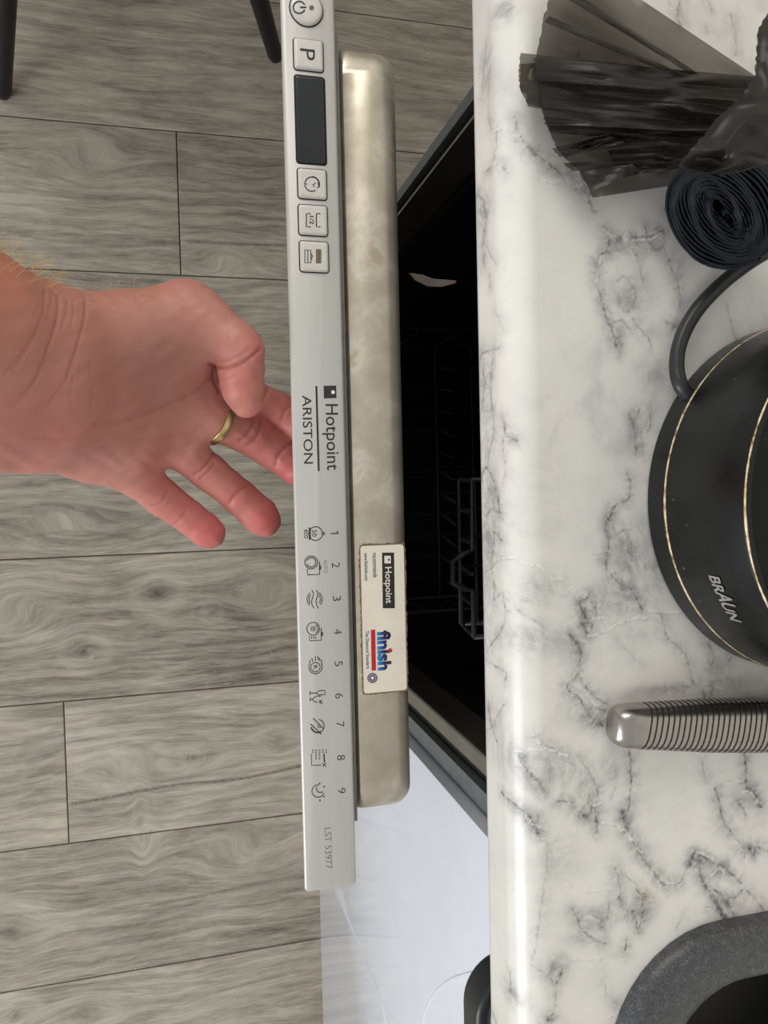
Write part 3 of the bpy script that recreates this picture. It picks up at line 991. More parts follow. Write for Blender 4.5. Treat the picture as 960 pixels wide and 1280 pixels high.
def dishwasher_body():
    # grey outer shell: two sides, top, bottom, back
    bm = bmesh.new()
    add_box(bm, XB, 0.72, YB1 - 0.008, YB1, 0.06, 0.835)
    add_box(bm, XB, 0.72, YB0, YB0 + 0.013, 0.06, 0.835)
    add_box(bm, XB, 0.72, YB0 + 0.013, YB1 - 0.008, 0.822, 0.835)
    add_box(bm, XB, 0.72, YB0 + 0.013, YB1 - 0.008, 0.06, 0.075)
    add_box(bm, 0.707, 0.72, YB0 + 0.013, YB1 - 0.008, 0.075, 0.822)
    obj('body', bm, 'rail_grey', DW)
    # rubber seal inside the shell front
    bm = bmesh.new()
    for y0, y1 in ((YB1 - 0.0145, YB1 - 0.008), (YB0 + 0.013, YB0 + 0.021)):
        add_box(bm, XB + 0.006, XB + 0.03, y0, y1, 0.085, 0.81, 0.002)
    add_box(bm, XB + 0.006, XB + 0.03, YB0 + 0.021, YB1 - 0.0145, 0.80, 0.81, 0.002)
    obj('seal', bm, 'rubber', DW)
    # steel flange of the tub
    bm = bmesh.new()
    add_box(bm, XB + 0.002, XB + 0.03, YB1 - 0.0165, YB1 - 0.0145, 0.085, 0.80)
    obj('flange', bm, 'flange', DW)
    bm = bmesh.new()
    add_box(bm, XB + 0.002, XB + 0.03, YB0 + 0.021, YB0 + 0.035, 0.085, 0.80, 0.002)
    obj('flange', bm, 'flange', DW)
    # steel tub in a dark colour that carries its inner shade
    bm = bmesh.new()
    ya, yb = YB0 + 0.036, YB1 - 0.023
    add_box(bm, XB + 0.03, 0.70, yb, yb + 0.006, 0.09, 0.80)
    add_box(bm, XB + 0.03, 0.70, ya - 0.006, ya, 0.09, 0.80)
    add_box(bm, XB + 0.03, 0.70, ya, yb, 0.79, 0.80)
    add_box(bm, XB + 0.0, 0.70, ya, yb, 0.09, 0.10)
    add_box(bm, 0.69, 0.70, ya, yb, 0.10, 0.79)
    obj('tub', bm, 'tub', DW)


dishwasher_body()

# door: outer sheet hanging from the fascia down to the hinge, inner liner of steel
PX0, PX1 = 0.0513, 0.0777
PY0, PY1 = -0.2025, 0.2545
LY0, LY1 = -0.1680, 0.2195
V = []
F = []
for y in (LY0 - 0.003, LY1 + 0.003):
    V += [(0.0765, y, ZP - 0.03), (0.0805, y, ZP - 0.03), (0.160, y, 0.13), (0.156, y, 0.13)]
F = [(0, 1, 2, 3), (7, 6, 5, 4), (0, 4, 5, 1), (1, 5, 6, 2), (2, 6, 7, 3), (3, 7, 4, 0)]
pyobj('door', V, F, 'door_sheet', DW)


def door_liner():
    x0, x1 = 0.0795, 0.1103
    zt = ZP - 0.003
    loops = []
    dx = 0.058       # the door leans: lower edge sits closer to the tub
    for (ins, dz, sh) in ((0.0, -0.66, 1.0), (0.0, -0.030, 0.05), (0.0, -0.0085, 0.0), (0.0010, -0.0052, 0), (0.0028, -0.0024, 0), (0.0052, -0.0007, 0), (0.0085, 0.0, 0)):
        L = rrect(x0 + min(ins, 0.002), x1 - ins, LY0 + ins * 1.2, LY1 - ins * 1.5, [0.0105 - ins * 0.6, 0.0105 - ins * 0.6, 0.004, 0.004], 7)
        loops.append([(x + (dx + 0.016 * (x1 - x) / (x1 - x0)) * sh, y, zt + dz) for x, y in L])
    v, f = loft(loops, True, True)
    return pyobj('door_liner', v, f, 'steel', DW, sharp=60)


liner = door_liner()
# black gasket strip between fascia and liner
box('gasket', PX1 - 0.0006, 0.0797, LY0 - 0.003, LY1 + 0.002, ZP - 0.024, ZP - 0.0035, 'fascia_grey', DW)


def fascia():
    loops = []
    for ins, dz in ((0.0040, -0.014), (0.0034, -0.013), (0.0, -0.0014), (0.0004, -0.0004), (0.0011, 0.0)):
        L = rrect(PX0 + ins, PX1 - min(ins, 0.0014), PY0 + ins, PY1 - ins, 0.0022, 4)
        loops.append([(x, y, ZP + dz) for x, y in L])
    v, f = loft(loops, True, True)
    return pyobj('control_panel', v, f, 'panel', DW, sharp=50)


panel = fascia()
S = 0.375 / 960.0 * 1.004


def text_mesh(name, body, cx, cy, length, height, z, mat, parent, bold=0.0, center=None, flip=1):
    """lettering lying in a horizontal plane, reading along -Y with letter tops toward +X"""
    cu = bpy.data.curves.new(name, 'FONT')
    cu.body = body
    cu.size = 1.0
    cu.offset = bold
    cu.resolution_u = 4
    to = bpy.data.objects.new(name, cu)
    COL.objects.link(to)
    bpy.context.view_layer.update()
    dg = bpy.context.evaluated_depsgraph_get()
    me = bpy.data.meshes.new_from_object(to.evaluated_get(dg))
    bpy.data.objects.remove(to)
    co = np.empty(len(me.vertices) * 3)
    me.vertices.foreach_get('co', co)
    co = co.reshape(-1, 3)
    lo, hi = co.min(0), co.max(0)
    sx, sy = length / max(1e-6, hi[0] - lo[0]), height / max(1e-6, hi[1] - lo[1])
    c = center if center is not None else at(cx, cy, z)
    u = (co[:, 0] - (lo[0] + hi[0]) / 2) * sx
    w = (co[:, 1] - (lo[1] + hi[1]) / 2) * sy
    out = np.stack([c[0] + w, c[1] - u, np.full(len(co), z)], 1)
    me.vertices.foreach_set('co', out.ravel())
    me.update()
    me.name = name
    me.materials.clear()
    return link(name, me, mat, parent)


def ptext(body, cx, cy, len_px, h_px, mat='ink', bold=0.0, z=None, parent=None, name='lettering'):
    return text_mesh(name, body, cx, cy, len_px * S, h_px * S, (ZP + 0.00012) if z is None else z, mat, parent or panel, bold)


def ribbons(name, lines, width, z, mat, parent):
    """printed line symbol: flat strokes; each line is a list of photo points on the plane z"""
    V, F = [], []
    for ln in lines:
        w = width
        if isinstance(ln, tuple):
            ln, w = ln
        P = [at(x, y, z) for x, y in ln]
        n = len(P)
        base = len(V)
        closed = (P[0] - P[-1]).length < 1e-5
        for i, p in enumerate(P):
            if closed:
                t = P[(i + 1) % n if i < n - 1 else 1] - P[i - 1 if i > 0 else n - 2]
            else:
                t = P[min(i + 1, n - 1)] - P[max(i - 1, 0)]
            t.normalize()
            nn = Vector((-t.y, t.x, 0)) * (w * S / 2)
            V += [p + nn, p - nn]
        for i in range(n - 1):
            a = base + 2 * i
            F.append((a, a + 1, a + 3, a + 2))
    return pyobj(name, V, F, mat, parent)


def arc(cx, cy, r, a0=0, a1=360, n=20, ry=None):
    ry = r if ry is None else ry
    return [(cx + r * math.cos(math.radians(a0 + (a1 - a0) * k / n)), cy + ry * math.sin(math.radians(a0 + (a1 - a0) * k / n))) for k in range(n + 1)]


def disc(name, cx, cy, r, z, mat, parent, ry=None):
    P = [at(x, y, z) for x, y in arc(cx, cy, r, 0, 360, 16, ry)[:-1]]
    return pyobj(name, P, [tuple(range(len(P)))], mat, parent)


def quad(name, pts, z, mat, parent):
    return pyobj(name, [at(x, y, z) for x, y in pts], [tuple(range(len(pts)))], mat, parent)


ZI = ZP + 0.00012
SK = 0.0265          # slant of the panel edges in the photograph


def button(cx, cy, w, h, mat='button', rise=0.0016, rad=0.0012, name='button'):
    c = at(cx, cy, ZP)
    hw, hh = w * S / 2, h * S / 2
    g = 0.00055
    L = rrect(c.x - hw - g, c.x + hw + g, c.y - hh - g, c.y + hh + g, rad + g, 4)
    pyobj('button_recess', [(x, y, ZP + 0.00006) for x, y in L], [tuple(range(len(L)))], 'recess', panel)
    loops = []
    for ins, dz in ((0, 0.0), (0, rise * 0.35), (0.0003, rise * 0.75), (0.0008, rise * 0.97), (0.0018, rise)):
        L = rrect(c.x - hw + ins, c.x + hw - ins, c.y - hh + ins, c.y + hh - ins, max(rad - ins * 0.5, 0.0003), 4)
        loops.append([(x, y, ZP + 0.0001 + dz) for x, y in L])
    v, f = loft(loops, True, True)
    return pyobj(name, v, f, mat, panel, sharp=50)


# round power button
def round_button(cx, cy, r_px):
    c = at(cx, cy, ZP)
    r = r_px * S

    def ring(rr, dz, dx=0.0):
        return [(c.x + dx + rr * math.cos(2 * math.pi * k / 40), c.y + rr * math.sin(2 * math.pi * k / 40), ZP + dz) for k in range(40)]
    pyobj('button_recess', ring(r + 0.0006, 0.00006), [tuple(range(40))], 'recess', panel)
    v, f = loft([ring(r, 0.0001), ring(r, 0.0009), ring(r - 0.0004, 0.0016), ring(r - 0.0012, 0.002), ring(r - 0.003, 0.0021)], True, True)
    return pyobj('power_button', v, f, 'button', panel, sharp=50)


round_button(383, 12, 20)
zb = ZP + 0.0023
ribbons('symbol', [arc(374, 9, 7.5, 25, 335, 20), [(375, 9), (383, 9)]], 1.6, zb, 'ink', panel)
disc('indicator', 389.5, 9.5, 3.0, zb, 'lens', panel)
zb = ZP + 0.00185
button(385.5, 69.5, 36, 37)
ptext('P', 384.5, 68, 13, 18, z=zb, bold=-0.004)
button(388.2, 150.5, 36.5, 106, 'display', 0.0010, name='display')
button(390.2, 230.5, 35.5, 36)
button(391.2, 275.8, 35.5, 36.5)
button(392.6, 321.3, 35.5, 37)
# clock symbol
ribbons('symbol', [(arc(390, 230, 9, -90, 20, 12), 1.8), (arc(390, 230, 9, 60, 270, 16), 1.2), ([(397.5, 228), (399.2, 233.5), (396, 234.5)], 1.2), [(394.5, 228.5), (391, 231.5), (393.5, 233.5)]], 1.1, zb, 'ink', panel)
disc('indicator', 383.2, 230, 0.8, zb, 'ink', panel)
# half load symbol
ribbons('symbol', [[(388.5, 267), (383, 267), (383, 283.5), (388.5, 283.5)], [(400.5, 267), (395.5, 267), (395.5, 283.5), (400.5, 283.5)]], 1.3, zb, 'ink', panel)
ptext('1/2', 389.6, 275, 10, 5.5, z=zb, bold=0.01)
# tablet symbol
ribbons('symbol', [[(381, 312.5), (388.5, 312.5), (388.5, 328.5), (381, 328.5), (381, 312.5)], [(384.8, 312.5), (384.8, 328.5)], [(389.2, 317), (390.5, 320), (389.2, 324)]], 1.0, zb, 'ink', panel)
quad('indicator', [(395, 311.5), (401.5, 311.5), (401.5, 329), (395, 329)], zb, 'lens', panel)

# maker's name: square mark, name, rule, second line
quad('logo_mark', [(404.6, 482.3), (420.3, 482), (420.6, 497.5), (405, 498)], ZI, 'ink', panel)
disc('logo_dot', 416.3, 490.2, 2.4, ZI + 0.00008, 'ink_white', panel)
ptext('Hotpoint', 413.2, 546.5, 83, 21, bold=0.002)
quad('rule', [(394.2, 482.5), (396.6, 482.5), (399.6, 588.8), (397.2, 588.8)], ZI, 'ink', panel)
ptext('ARISTON', 384.5, 537, 85, 11.5, bold=0.0)

# programme numbers and symbols
for ch, x, y in (('1', 418.5, 666), ('2', 419.8, 706.5), ('3', 421, 748), ('4', 422.3, 789.5), ('5', 423.3, 829.5), ('6', 424, 870), ('7', 425.3, 905.5), ('8', 426.4, 947), ('9', 427.2, 988.5)):
    if ch == '1':
        ribbons('lettering', [[(413.5, 667), (423, 666.7)], [(423, 666.7), (420.8, 663.6)]], 1.2, ZI, 'ink', panel)
    else:
        ptext(ch, x, y, 6.5, 10, bold=-0.012)
# 1 eco
ribbons('symbol', [arc(394.5, 667, 8.6, 0, 360, 24), [(386.5, 659), (388, 662), (388, 672), (386.5, 675)], arc(404.5, 667, 1.4, 0, 360, 8), ([(386.5, 660), (386.5, 674)], 1.0)], 1.1, ZI, 'ink', panel)
ptext('50', 393, 666.5, 8.5, 6, bold=0.0)
ptext('eco', 382.5, 667.5, 11, 5, bold=0.0)
# 2 auto
ribbons('symbol', [arc(389, 703, 8, 0, 360, 24), arc(389, 703, 5.8, 200, 520, 20), [(384, 711.5), (384.5, 718.5), (399.5, 718), (399.3, 702)], ([(400.3, 707), (400.3, 712)], 2.0)], 1.1, ZI, 'ink', panel)
ptext('AUTO', 407, 708, 16.5, 4.6, 'ink_grey', bold=-0.01)
# 3 waves
ribbons('symbol', [arc(393.3, 749, 9.6, 130, 235, 12), arc(393.3, 749, 9.6, -55, 45, 12), arc(393.3, 749, 7.2, 140, 225, 10), arc(393.3, 749, 7.2, -45, 40, 10),
                   [(389.5, 737.5), (392, 741.5), (391, 746), (389.5, 751), (389.8, 755.5), (392.5, 760.5)],
                   [(395, 737.5), (397.5, 741.5), (396.5, 746), (395, 751), (395.3, 755.5), (398, 760.5)]], 1.0, ZI, 'ink', panel)
# 4 plate and pot
ribbons('symbol', [arc(391.5, 786, 8, 0, 360, 24), arc(391.5, 786, 6, 300, 420, 10), [(389, 783), (389, 789)], [(391.3, 782.5), (391.3, 789.5)], [(393.6, 783), (393.6, 789)],
                   [(386.5, 795), (387, 801), (401.5, 800.5), (401.5, 785)], [(389.5, 795.5), (389.5, 798.5)], [(392, 795.5), (392, 798.5)], [(394.5, 795.5), (394.5, 798.5)], ([(402.6, 790), (402.6, 795)], 2.0)], 1.0, ZI, 'ink', panel)
# 5 rapid
ribbons('symbol', [arc(394.3, 834, 8.3, -30, 205, 20), arc(394.3, 834, 5.9, 0, 360, 20), [(387.3, 825), (387, 830.5)], [(389.5, 822.5), (391, 827)], [(394.2, 820.5), (394.2, 826)], [(397, 820.5), (398.5, 826)], [(399, 822), (400.5, 826.5)], [(402, 825), (402.3, 832)]], 1.0, ZI, 'ink', panel)
ptext('R', 394.2, 834, 4.6, 5, bold=0.005)
# 6 glasses
ribbons('symbol', [[(387.5, 864), (387.5, 869)], [(387.5, 866.5), (395.5, 866.5)], [(395.5, 866.5), (399, 863.3), (406.3, 863.3), (406.3, 868.2), (399, 869), (395.5, 866.5)],
                   [(387.8, 871.5), (387.8, 877)], [(387.8, 874.2), (391, 874.2)], [(401, 870.5), (396, 870), (391, 873), (391, 875.5), (394, 877.5), (397, 878)], [(398.5, 875.5), (403, 880)], [(402.5, 874.5), (399.5, 879.5)]], 1.0, ZI, 'ink', panel)
# 7 quick
ribbons('symbol', [arc(397, 907.5, 8.2, -80, 60, 14), (arc(397, 907.5, 8.2, 60, 170, 12), 1.8), [(391.5, 898), (404.5, 911)], [(388, 905), (402, 918)], [(398, 905.5), (397.5, 908.5), (401, 909.5)]], 1.1, ZI, 'ink', panel)
# 8 prewash
ln = [[(389, 942.5), (389.5, 957), (401.5, 956.5)], ([(405, 942), (405.5, 953)], 1.6), [(403, 954), (407.5, 958.5)], [(407.5, 953.5), (403.5, 958.5)]]
for r_ in range(5):
    for q in range(5 - r_ // 2):
        x0, y0 = 390 + q * 4.2, 938.5 + r_ * 2.7
        if r_ > 1 and not 1 <= q <= 2:
            continue
        ln.append([(x0, y0), (x0 + 1.8, y0 - 1.6)])
ribbons('symbol', ln, 0.9, ZI, 'ink', panel)
# 9 moon
ribbons('symbol', [arc(397.5, 989, 7.6, -55 + 360, 70, 20)[::-1] if False else arc(397.5, 989, 7.6, 20, 280, 20), arc(400.5, 985.5, 5.2, 50, 195, 14), arc(405, 983.5, 0.6, 0, 360, 6), arc(399.5, 979.5, 0.6, 0, 360, 6), arc(405, 995.8, 0.6, 0, 360, 6), arc(400, 1000.5, 0.6, 0, 360, 6)], 1.0, ZI, 'ink', panel)
ptext('LST 53977', 410.5, 1060.5, 53, 8.5, 'ink_grey', bold=-0.012)


# sticker on the steel liner
def sticker():
    zs = ZP - 0.0029
    a, b = at(449.5, 681, zs), at(508.5, 863.5, zs)
    x0, x1 = 0.0838, 0.1078
    y0, y1 = b.y, a.y
    L = []
    rr = random.Random(3)
    P = rrect(x0, x1, y0, y1, 0.0018, 4)
    dense = []
    for i in range(len(P)):
        p, q = Vector((*P[i], 0)), Vector((*P[(i + 1) % len(P)], 0))
        m = max(1, int((q - p).length / 0.0012))
        dense += [p.lerp(q, k / m) for k in range(m)]
    V = []
    for p in dense:
        j = rr.uniform(-0.0002, 0.0005)
        d = Vector((p.x - (x0 + x1) / 2, p.y - (y0 + y1) / 2, 0))
        d = Vector((math.copysign(1, d.x) if abs(d.x) > 0.0105 else 0, math.copysign(1, d.y) if abs(d.y) > (y1 - y0) / 2 - 0.0015 else 0, 0))
        V.append((p.x + d.x * j, p.y + d.y * j, zs + 0.0001))
    n = len(V)
    V = V + [(x, y, zs + 0.00035) for x, y, _ in V]
    F = [tuple(range(n, 2 * n))] + [(k, (k + 1) % n, (k + 1) % n + n, k + n) for k in range(n)]
    st = pyobj('sticker', V, F, 'sticker_dirt', DW)
    st['label'] = 'worn cream advertising sticker on the steel door edge'
    loops = []
    for ins, dz in ((0.0006, 0.0003), (0.0007, 0.0006)):
        loops.append([(x, y, zs + dz) for x, y in rrect(x0 + ins, x1 - ins, y0 + ins, y1 - ins, 0.0016, 4)])
    v, f = loft(loops, True, True)
    pyobj('sticker_face', v, f, 'sticker', st)
    z = zs + 0.00068
    z2 = z + 0.00006
    quad('logo_block', [(477.5, 690.8), (492.5, 690.8), (493.5, 760.3), (478.5, 760.3)], z, 'ink', st)
    quad('logo_mark', [(480.4, 694.8), (488.4, 694.8), (488.6, 704.3), (480.6, 704.3)], z2, 'ink_white', st)
    disc('logo_dot', 486, 699.7, 1.3, z2 + 0.00006, 'ink', st)
    ptext('Hotpoint', 484.6, 731.5, 47.5, 11.5, 'ink_white', 0.012, z2, st)
    ptext('recommends', 468.8, 706.5, 32, 6.2, 'ink_blue', 0.012, z, st)
    ptext('www.finishinfo.com', 457.8, 708.5, 36, 4.8, 'ink_blue', 0.012, z, st)
    ptext('finish', 480.2, 813, 52, 19, 'finish_ink', 0.045, z, st)
    quad('underline', [(463.5, 787.3), (469.0, 786.7), (470, 838), (464.6, 838.5)], z, 'ink_red', st)
    disc('logo_dot', 487.8, 813, 2.6, z2, 'ink_red', st)
    ptext('The Diamond Standard.', 459.5, 812.5, 50, 4.8, 'ink_blue', 0.012, z, st)
    ribbons('badge', [arc(465.5, 847.5, 5.6, 0, 360, 18), (arc(465.5, 847.5, 3.2, 0, 360, 12), 2.2)], 1.6, z, 'ink_purple', st)
    ribbons('badge', [arc(465.5, 847.5, 4.4, 0, 360, 14)], 0.5, z2, 'ink_white', st)


sticker()


# wire racks inside the tub
def rack(name, z0, z1, xa, xb, ya, yb, label, tine_tilt, loop):
    t = tag(empty(name), label, 'dish rack', 'wire racks inside the dishwasher')
    r = 0.0022
    # top rail with a grip bump at the front
    front = [(xa, ya, z1)]
    if loop:
        front += [(xa, 0.02 - 0.10, z1), (xa - 0.006, -0.079, z1), (xa - 0.016, -0.073, z1), (xa - 0.016, -0.058, z1), (xa - 0.006, -0.052, z1), (xa, -0.05, z1)]
    front += [(xa, yb, z1)]
    P = [Vector(p) for p in front] + [Vector((xb, yb, z1)), Vector((xb, ya, z1)), Vector((xa, ya, z1))]
    v, f = tube_data(P, r, 8)
    pyobj('top_rail', v, f, 'wire', t, smooth=True)
    v, f = tube_data([Vector(p) for p in [(xa + 0.01, ya, z0), (xa + 0.01, yb, z0), (xb, yb, z0), (xb, ya, z0), (xa + 0.01, ya, z0)]], r, 8)
    pyobj('bottom_rail', v, f, 'wire', t, smooth=True)
    ny = max(5, int((yb - ya) / 0.027))
    for k in range(ny + 1):
        y = ya + (yb - ya) * k / ny
        v, f = tube_data([(xa, y, z1), (xa + 0.008, y, z0 + 0.01), (xa + 0.012, y, z0), (xb, y, z0), (xb, y, z1)], 0.0014, 6)
        pyobj('wire', v, f, 'wire', t, smooth=True)
    for k in range(1, 8):
        x = xa + (xb - xa) * k / 8
        v, f = tube_data([(x, ya, z1), (x, ya, z0), (x, yb, z0), (x, yb, z1)], 0.0014, 6)
        pyobj('wire', v, f, 'wire', t, smooth=True)
    for k in range(1, ny):
        y = ya + (yb - ya) * k / ny
        for x in (xa + 0.03, xa + 0.11):
            v, f = tube_data([(x, y, z0), (x, y + tine_tilt, z0 + 0.06)], 0.0015, 6)
            pyobj('tine', v, f, 'wire', t, smooth=True)
    return t


rack('dish_rack', 0.60, 0.655, 0.205, 0.40, -0.115, 0.002, 'grey upper wire rack with a bumped front rail inside the dishwasher', -0.012, True)
rack('dish_rack', 0.17, 0.28, 0.235, 0.66, YB0 + 0.045, YB1 - 0.045, 'grey lower wire rack near the dishwasher floor', -0.012, False)


# knife-like piece in the dishwasher, its glint put into a pale colour
def glint():
    c = at(541, 350, 0.665)
    outline = [(-0.018, 0.004), (-0.014, -0.001), (-0.004, -0.005), (0.006, -0.005), (0.017, -0.002), (0.018, 0.0), (0.0, 0.0005), (-0.008, 0.003)]
    n = len(outline)
    V = [(c.x + x, c.y + y, c.z) for x, y in outline] + [(c.x + x * 0.96, c.y + y * 0.96, c.z + 0.0015) for x, y in outline]
    F = [tuple(range(n))[::-1], tuple(range(n, 2 * n))] + [(k, (k + 1) % n, (k + 1) % n + n, k + n) for k in range(n)]
    o = pyobj('cutlery_piece', V, F, 'pale_glint')
    tag(o, 'small piece of tableware inside the dark dishwasher, its glint painted as a pale colour', 'tableware')


glint()

# ------------------------------------------------------------------ white cabinet beside the dishwasher
CX = 0.1645
CB = tag(empty('base_cabinet'), 'glossy white cabinet with a black handle, below the worktop beside the dishwasher', 'cabinet')
for a_, b_ in ((-0.226, -0.208), (-0.80, -0.782)):
    box('side_panel', CX + 0.021, 0.72, a_, b_, 0.14, 0.866, 'white_body', CB)
box('bottom_panel', CX + 0.021, 0.72, -0.782, -0.226, 0.14, 0.158, 'white_body', CB)
box('back_panel', 0.712, 0.72, -0.782, -0.226, 0.158, 0.866, 'white_body', CB)
cdoor = box('door', CX, CX + 0.02, -0.80, -0.2075, 0.138, 0.862, 'white_gloss', CB, 0.0012)
box('plinth', CX + 0.05, CX + 0.066, -0.80, -0.208, 0.0, 0.138, 'white_body', CB)


def cabinet_handle():
    zc = 0.818
    y0, y1 = -0.253, -0.43
    xo = 0.1335
    xo += 0.0065
    rb = 0.020
    prof = [(CX, y0 - 0.0045), (xo + rb + 0.004, y0 - 0.0045)]
    prof += [(xo + rb + rb * math.cos(math.radians(90 + 9 * k)), y0 - 0.0045 - rb + rb * math.sin(math.radians(90 + 9 * k))) for k in range(11)]
    prof += [(xo, y0 + (y1 - y0) * k / 6) for k in range(2, 5)]
    prof += [(xo + rb + rb * math.cos(math.radians(180 + 9 * k)), y1 + 0.0045 + rb + rb * math.sin(math.radians(180 + 9 * k))) for k in range(11)]
    prof += [(xo + rb + 0.004, y1 + 0.0045), (CX, y1 + 0.0045)]
    pts = [Vector((x, y, zc)) for x, y in prof]
    # flat bow: sweep a rounded rectangle section (6 mm x 20 mm)
    sec = rrect(-0.0045, 0.0045, -0.011, 0.011, 0.0035, 4)
    V, F = [], []
    n = len(sec)
    for i, p in enumerate(pts):
        t = (pts[min(i + 1, len(pts) - 1)] - pts[max(i - 1, 0)]).normalized()
        s = Vector((t.y, -t.x, 0))
        for a, b in sec:
            V.append(p + s * a + Vector((0, 0, b)))
    for i in range(len(pts) - 1):
        for k in range(n):
            a, b = i * n + k, i * n + (k + 1) % n
            F.append((a, b, b + n, a + n))
    h = pyobj('handle', V, F, 'handle_black', cdoor, smooth=True)
    h['label'] = 'black bow handle'


cabinet_handle()


def on_door(px, py):
    """point of the cabinet front (plane x = CX) seen at (px, py)"""
    r = R @ np.array([px - 480.0, 640.0 - py, -960.0])
    s = CX / r[0]
    return Vector((CX, r[1] * s, CAMZ + r[2] * s))


def reflected_line(pts, r):  # streaks reflected in the gloss, built as thin raised white lines
    P = spline([on_door(*p) for p in pts], 8)
    v, f = tube_data(P, r, 8)
    pyobj('reflected_line', v, f, 'white_matt', cdoor, smooth=True)


reflected_line([(528, 1285), (533, 1262), (545, 1240), (563, 1225), (585, 1217), (597, 1216)], 0.0010)
reflected_line([(417, 1108), (434, 1150), (453, 1192), (470, 1230), (478, 1255), (483, 1290)], 0.0006)

# ------------------------------------------------------------------ sink
def make_sink():
    root = tag(empty('sink'), 'speckled dark grey composite sink set into the worktop corner', 'sink')
    zt = ZT + 0.0075
    loops = []
    for ins, z, rc in ((0.0, ZT + 0.0003, 0.055), (0.0002, ZT + 0.003, 0.055), (0.0018, ZT + 0.0058, 0.054), (0.0045, ZT + 0.0074, 0.052), (0.009, zt + 0.0004, 0.05), (0.019, zt, 0.045),
                       (0.0235, zt - 0.001, 0.041), (0.0258, zt - 0.0035, 0.038), (0.0266, zt - 0.009, 0.037), (0.030, zt - 0.16, 0.035), (0.036, zt - 0.176, 0.032), (0.05, zt - 0.182, 0.025)):
        loops.append([(x, y, z) for x, y in rrect(SX0 + ins, SX1 - ins, SY0 + ins, SY1 - ins, rc, 10)])
    v, f = loft(loops, False, True)
    pyobj('bowl', v, f, 'granite', root, sharp=60)
    # waste fitting
    c = ((SX0 + SX1) / 2, (SY0 + SY1) / 2)
    z = zt - 0.182

    def ring(r, dz):
        return [(c[0] + r * math.cos(2 * math.pi * k / 32), c[1] + r * math.sin(2 * math.pi * k / 32), z + dz) for k in range(32)]
    v, f = loft([ring(0.044, 0.0002), ring(0.043, 0.0025), ring(0.036, 0.003), ring(0.033, 0.001)], True, True)
    pyobj('waste', v, f, 'chrome', root, sharp=50)


make_sink()


def make_pan():
    root = tag(empty('saucepan'), 'dark round pan with a pale thin rim lying inside the sink', 'pan')
    zb = ZT + 0.0075 - 0.1815
    c = (0.345, -0.345)

    def ring(r, z):
        return [(c[0] + r * math.cos(2 * math.pi * k / 48), c[1] + r * math.sin(2 * math.pi * k / 48), zb + z) for k in range(48)]
    v, f = loft([ring(0.07, 0.0), ring(0.078, 0.003), ring(0.086, 0.075), ring(0.084, 0.075), ring(0.076, 0.006), ring(0.066, 0.004)], True, True)
    pyobj('vessel', v, f, 'pan', root, sharp=50)
    v, f = tube_data([Vector(p) for p in ring(0.086, 0.0755)] + [Vector(ring(0.086, 0.0755)[0])], 0.0012, 6, False)
    pyobj('rim', v, f, 'pan_rim', root, smooth=True)


make_pan()

# ------------------------------------------------------------------ round black appliance
KC = (0.2625, -0.0100)
KT = tag(empty('kettle'), 'round black electric appliance with worn gold edges, beside the bin bag roll', 'kettle')


def lathe(prof, seg=96, c=KC, z0=ZT):
    V, F = [], []
    n = len(prof)
    for k in range(seg):
        a = 2 * math.pi * k / seg
        for r, z in prof:
            V.append((c[0] + r * math.cos(a), c[1] + r * math.sin(a), z0 + z))
    for k in range(seg):
        for i in range(n - 1):
            a, b = k * n + i, ((k + 1) % seg) * n + i
            F.append((a, b, b + 1, a + 1))
    return V, F


v, f = lathe([(0.0, 0.0004), (0.0745, 0.0004), (0.0755, 0.0015), (0.0756, 0.0122), (0.0750, 0.0128), (0.0, 0.0128)])
pyobj('base', v, f, 'kettle', KT, sharp=40)
v, f = lathe([(0.0, 0.0130), (0.0746, 0.0130), (0.0754, 0.0138), (0.0752, 0.030), (0.0748, 0.0565), (0.0742, 0.0575), (0.0716, 0.0575), (0.0705, 0.0560), (0.0700, 0.0500), (0.066, 0.0480), (0.066, 0.0500), (0.050, 0.0560), (0.0, 0.060)])
pyobj('body', v, f, 'kettle', KT, sharp=40)
def worn_ring(R0, z, width, name='worn_edge'):
    V, F = [], []
    seg, m = 260, 6
    rr = random.Random(int(z * 1e5))
    for k in range(seg):
        a = 2 * math.pi * k / seg
        wv = width * (0.75 + 0.45 * abs(math.sin(k * 0.13) * math.sin(k * 0.047 + 1)) + rr.uniform(-0.15, 0.2))
        for q in range(m):
            b = 2 * math.pi * q / m
            r = R0 + 0.55 * wv * math.cos(b)
            V.append((KC[0] + r * math.cos(a), KC[1] + r * math.sin(a), ZT + z + wv * math.sin(b)))
    for k in range(seg):
        for q in range(m):
            a, b = k * m + q, ((k + 1) % seg) * m + q
            F.append((a, b, ((k + 1) % seg) * m + (q + 1) % m, k * m + (q + 1) % m))
    pyobj(name, V, F, 'gold_edge', KT, smooth=True)
worn_ring(0.0753, 0.0130, 0.00065)
worn_ring(0.0741, 0.0574, 0.0006)


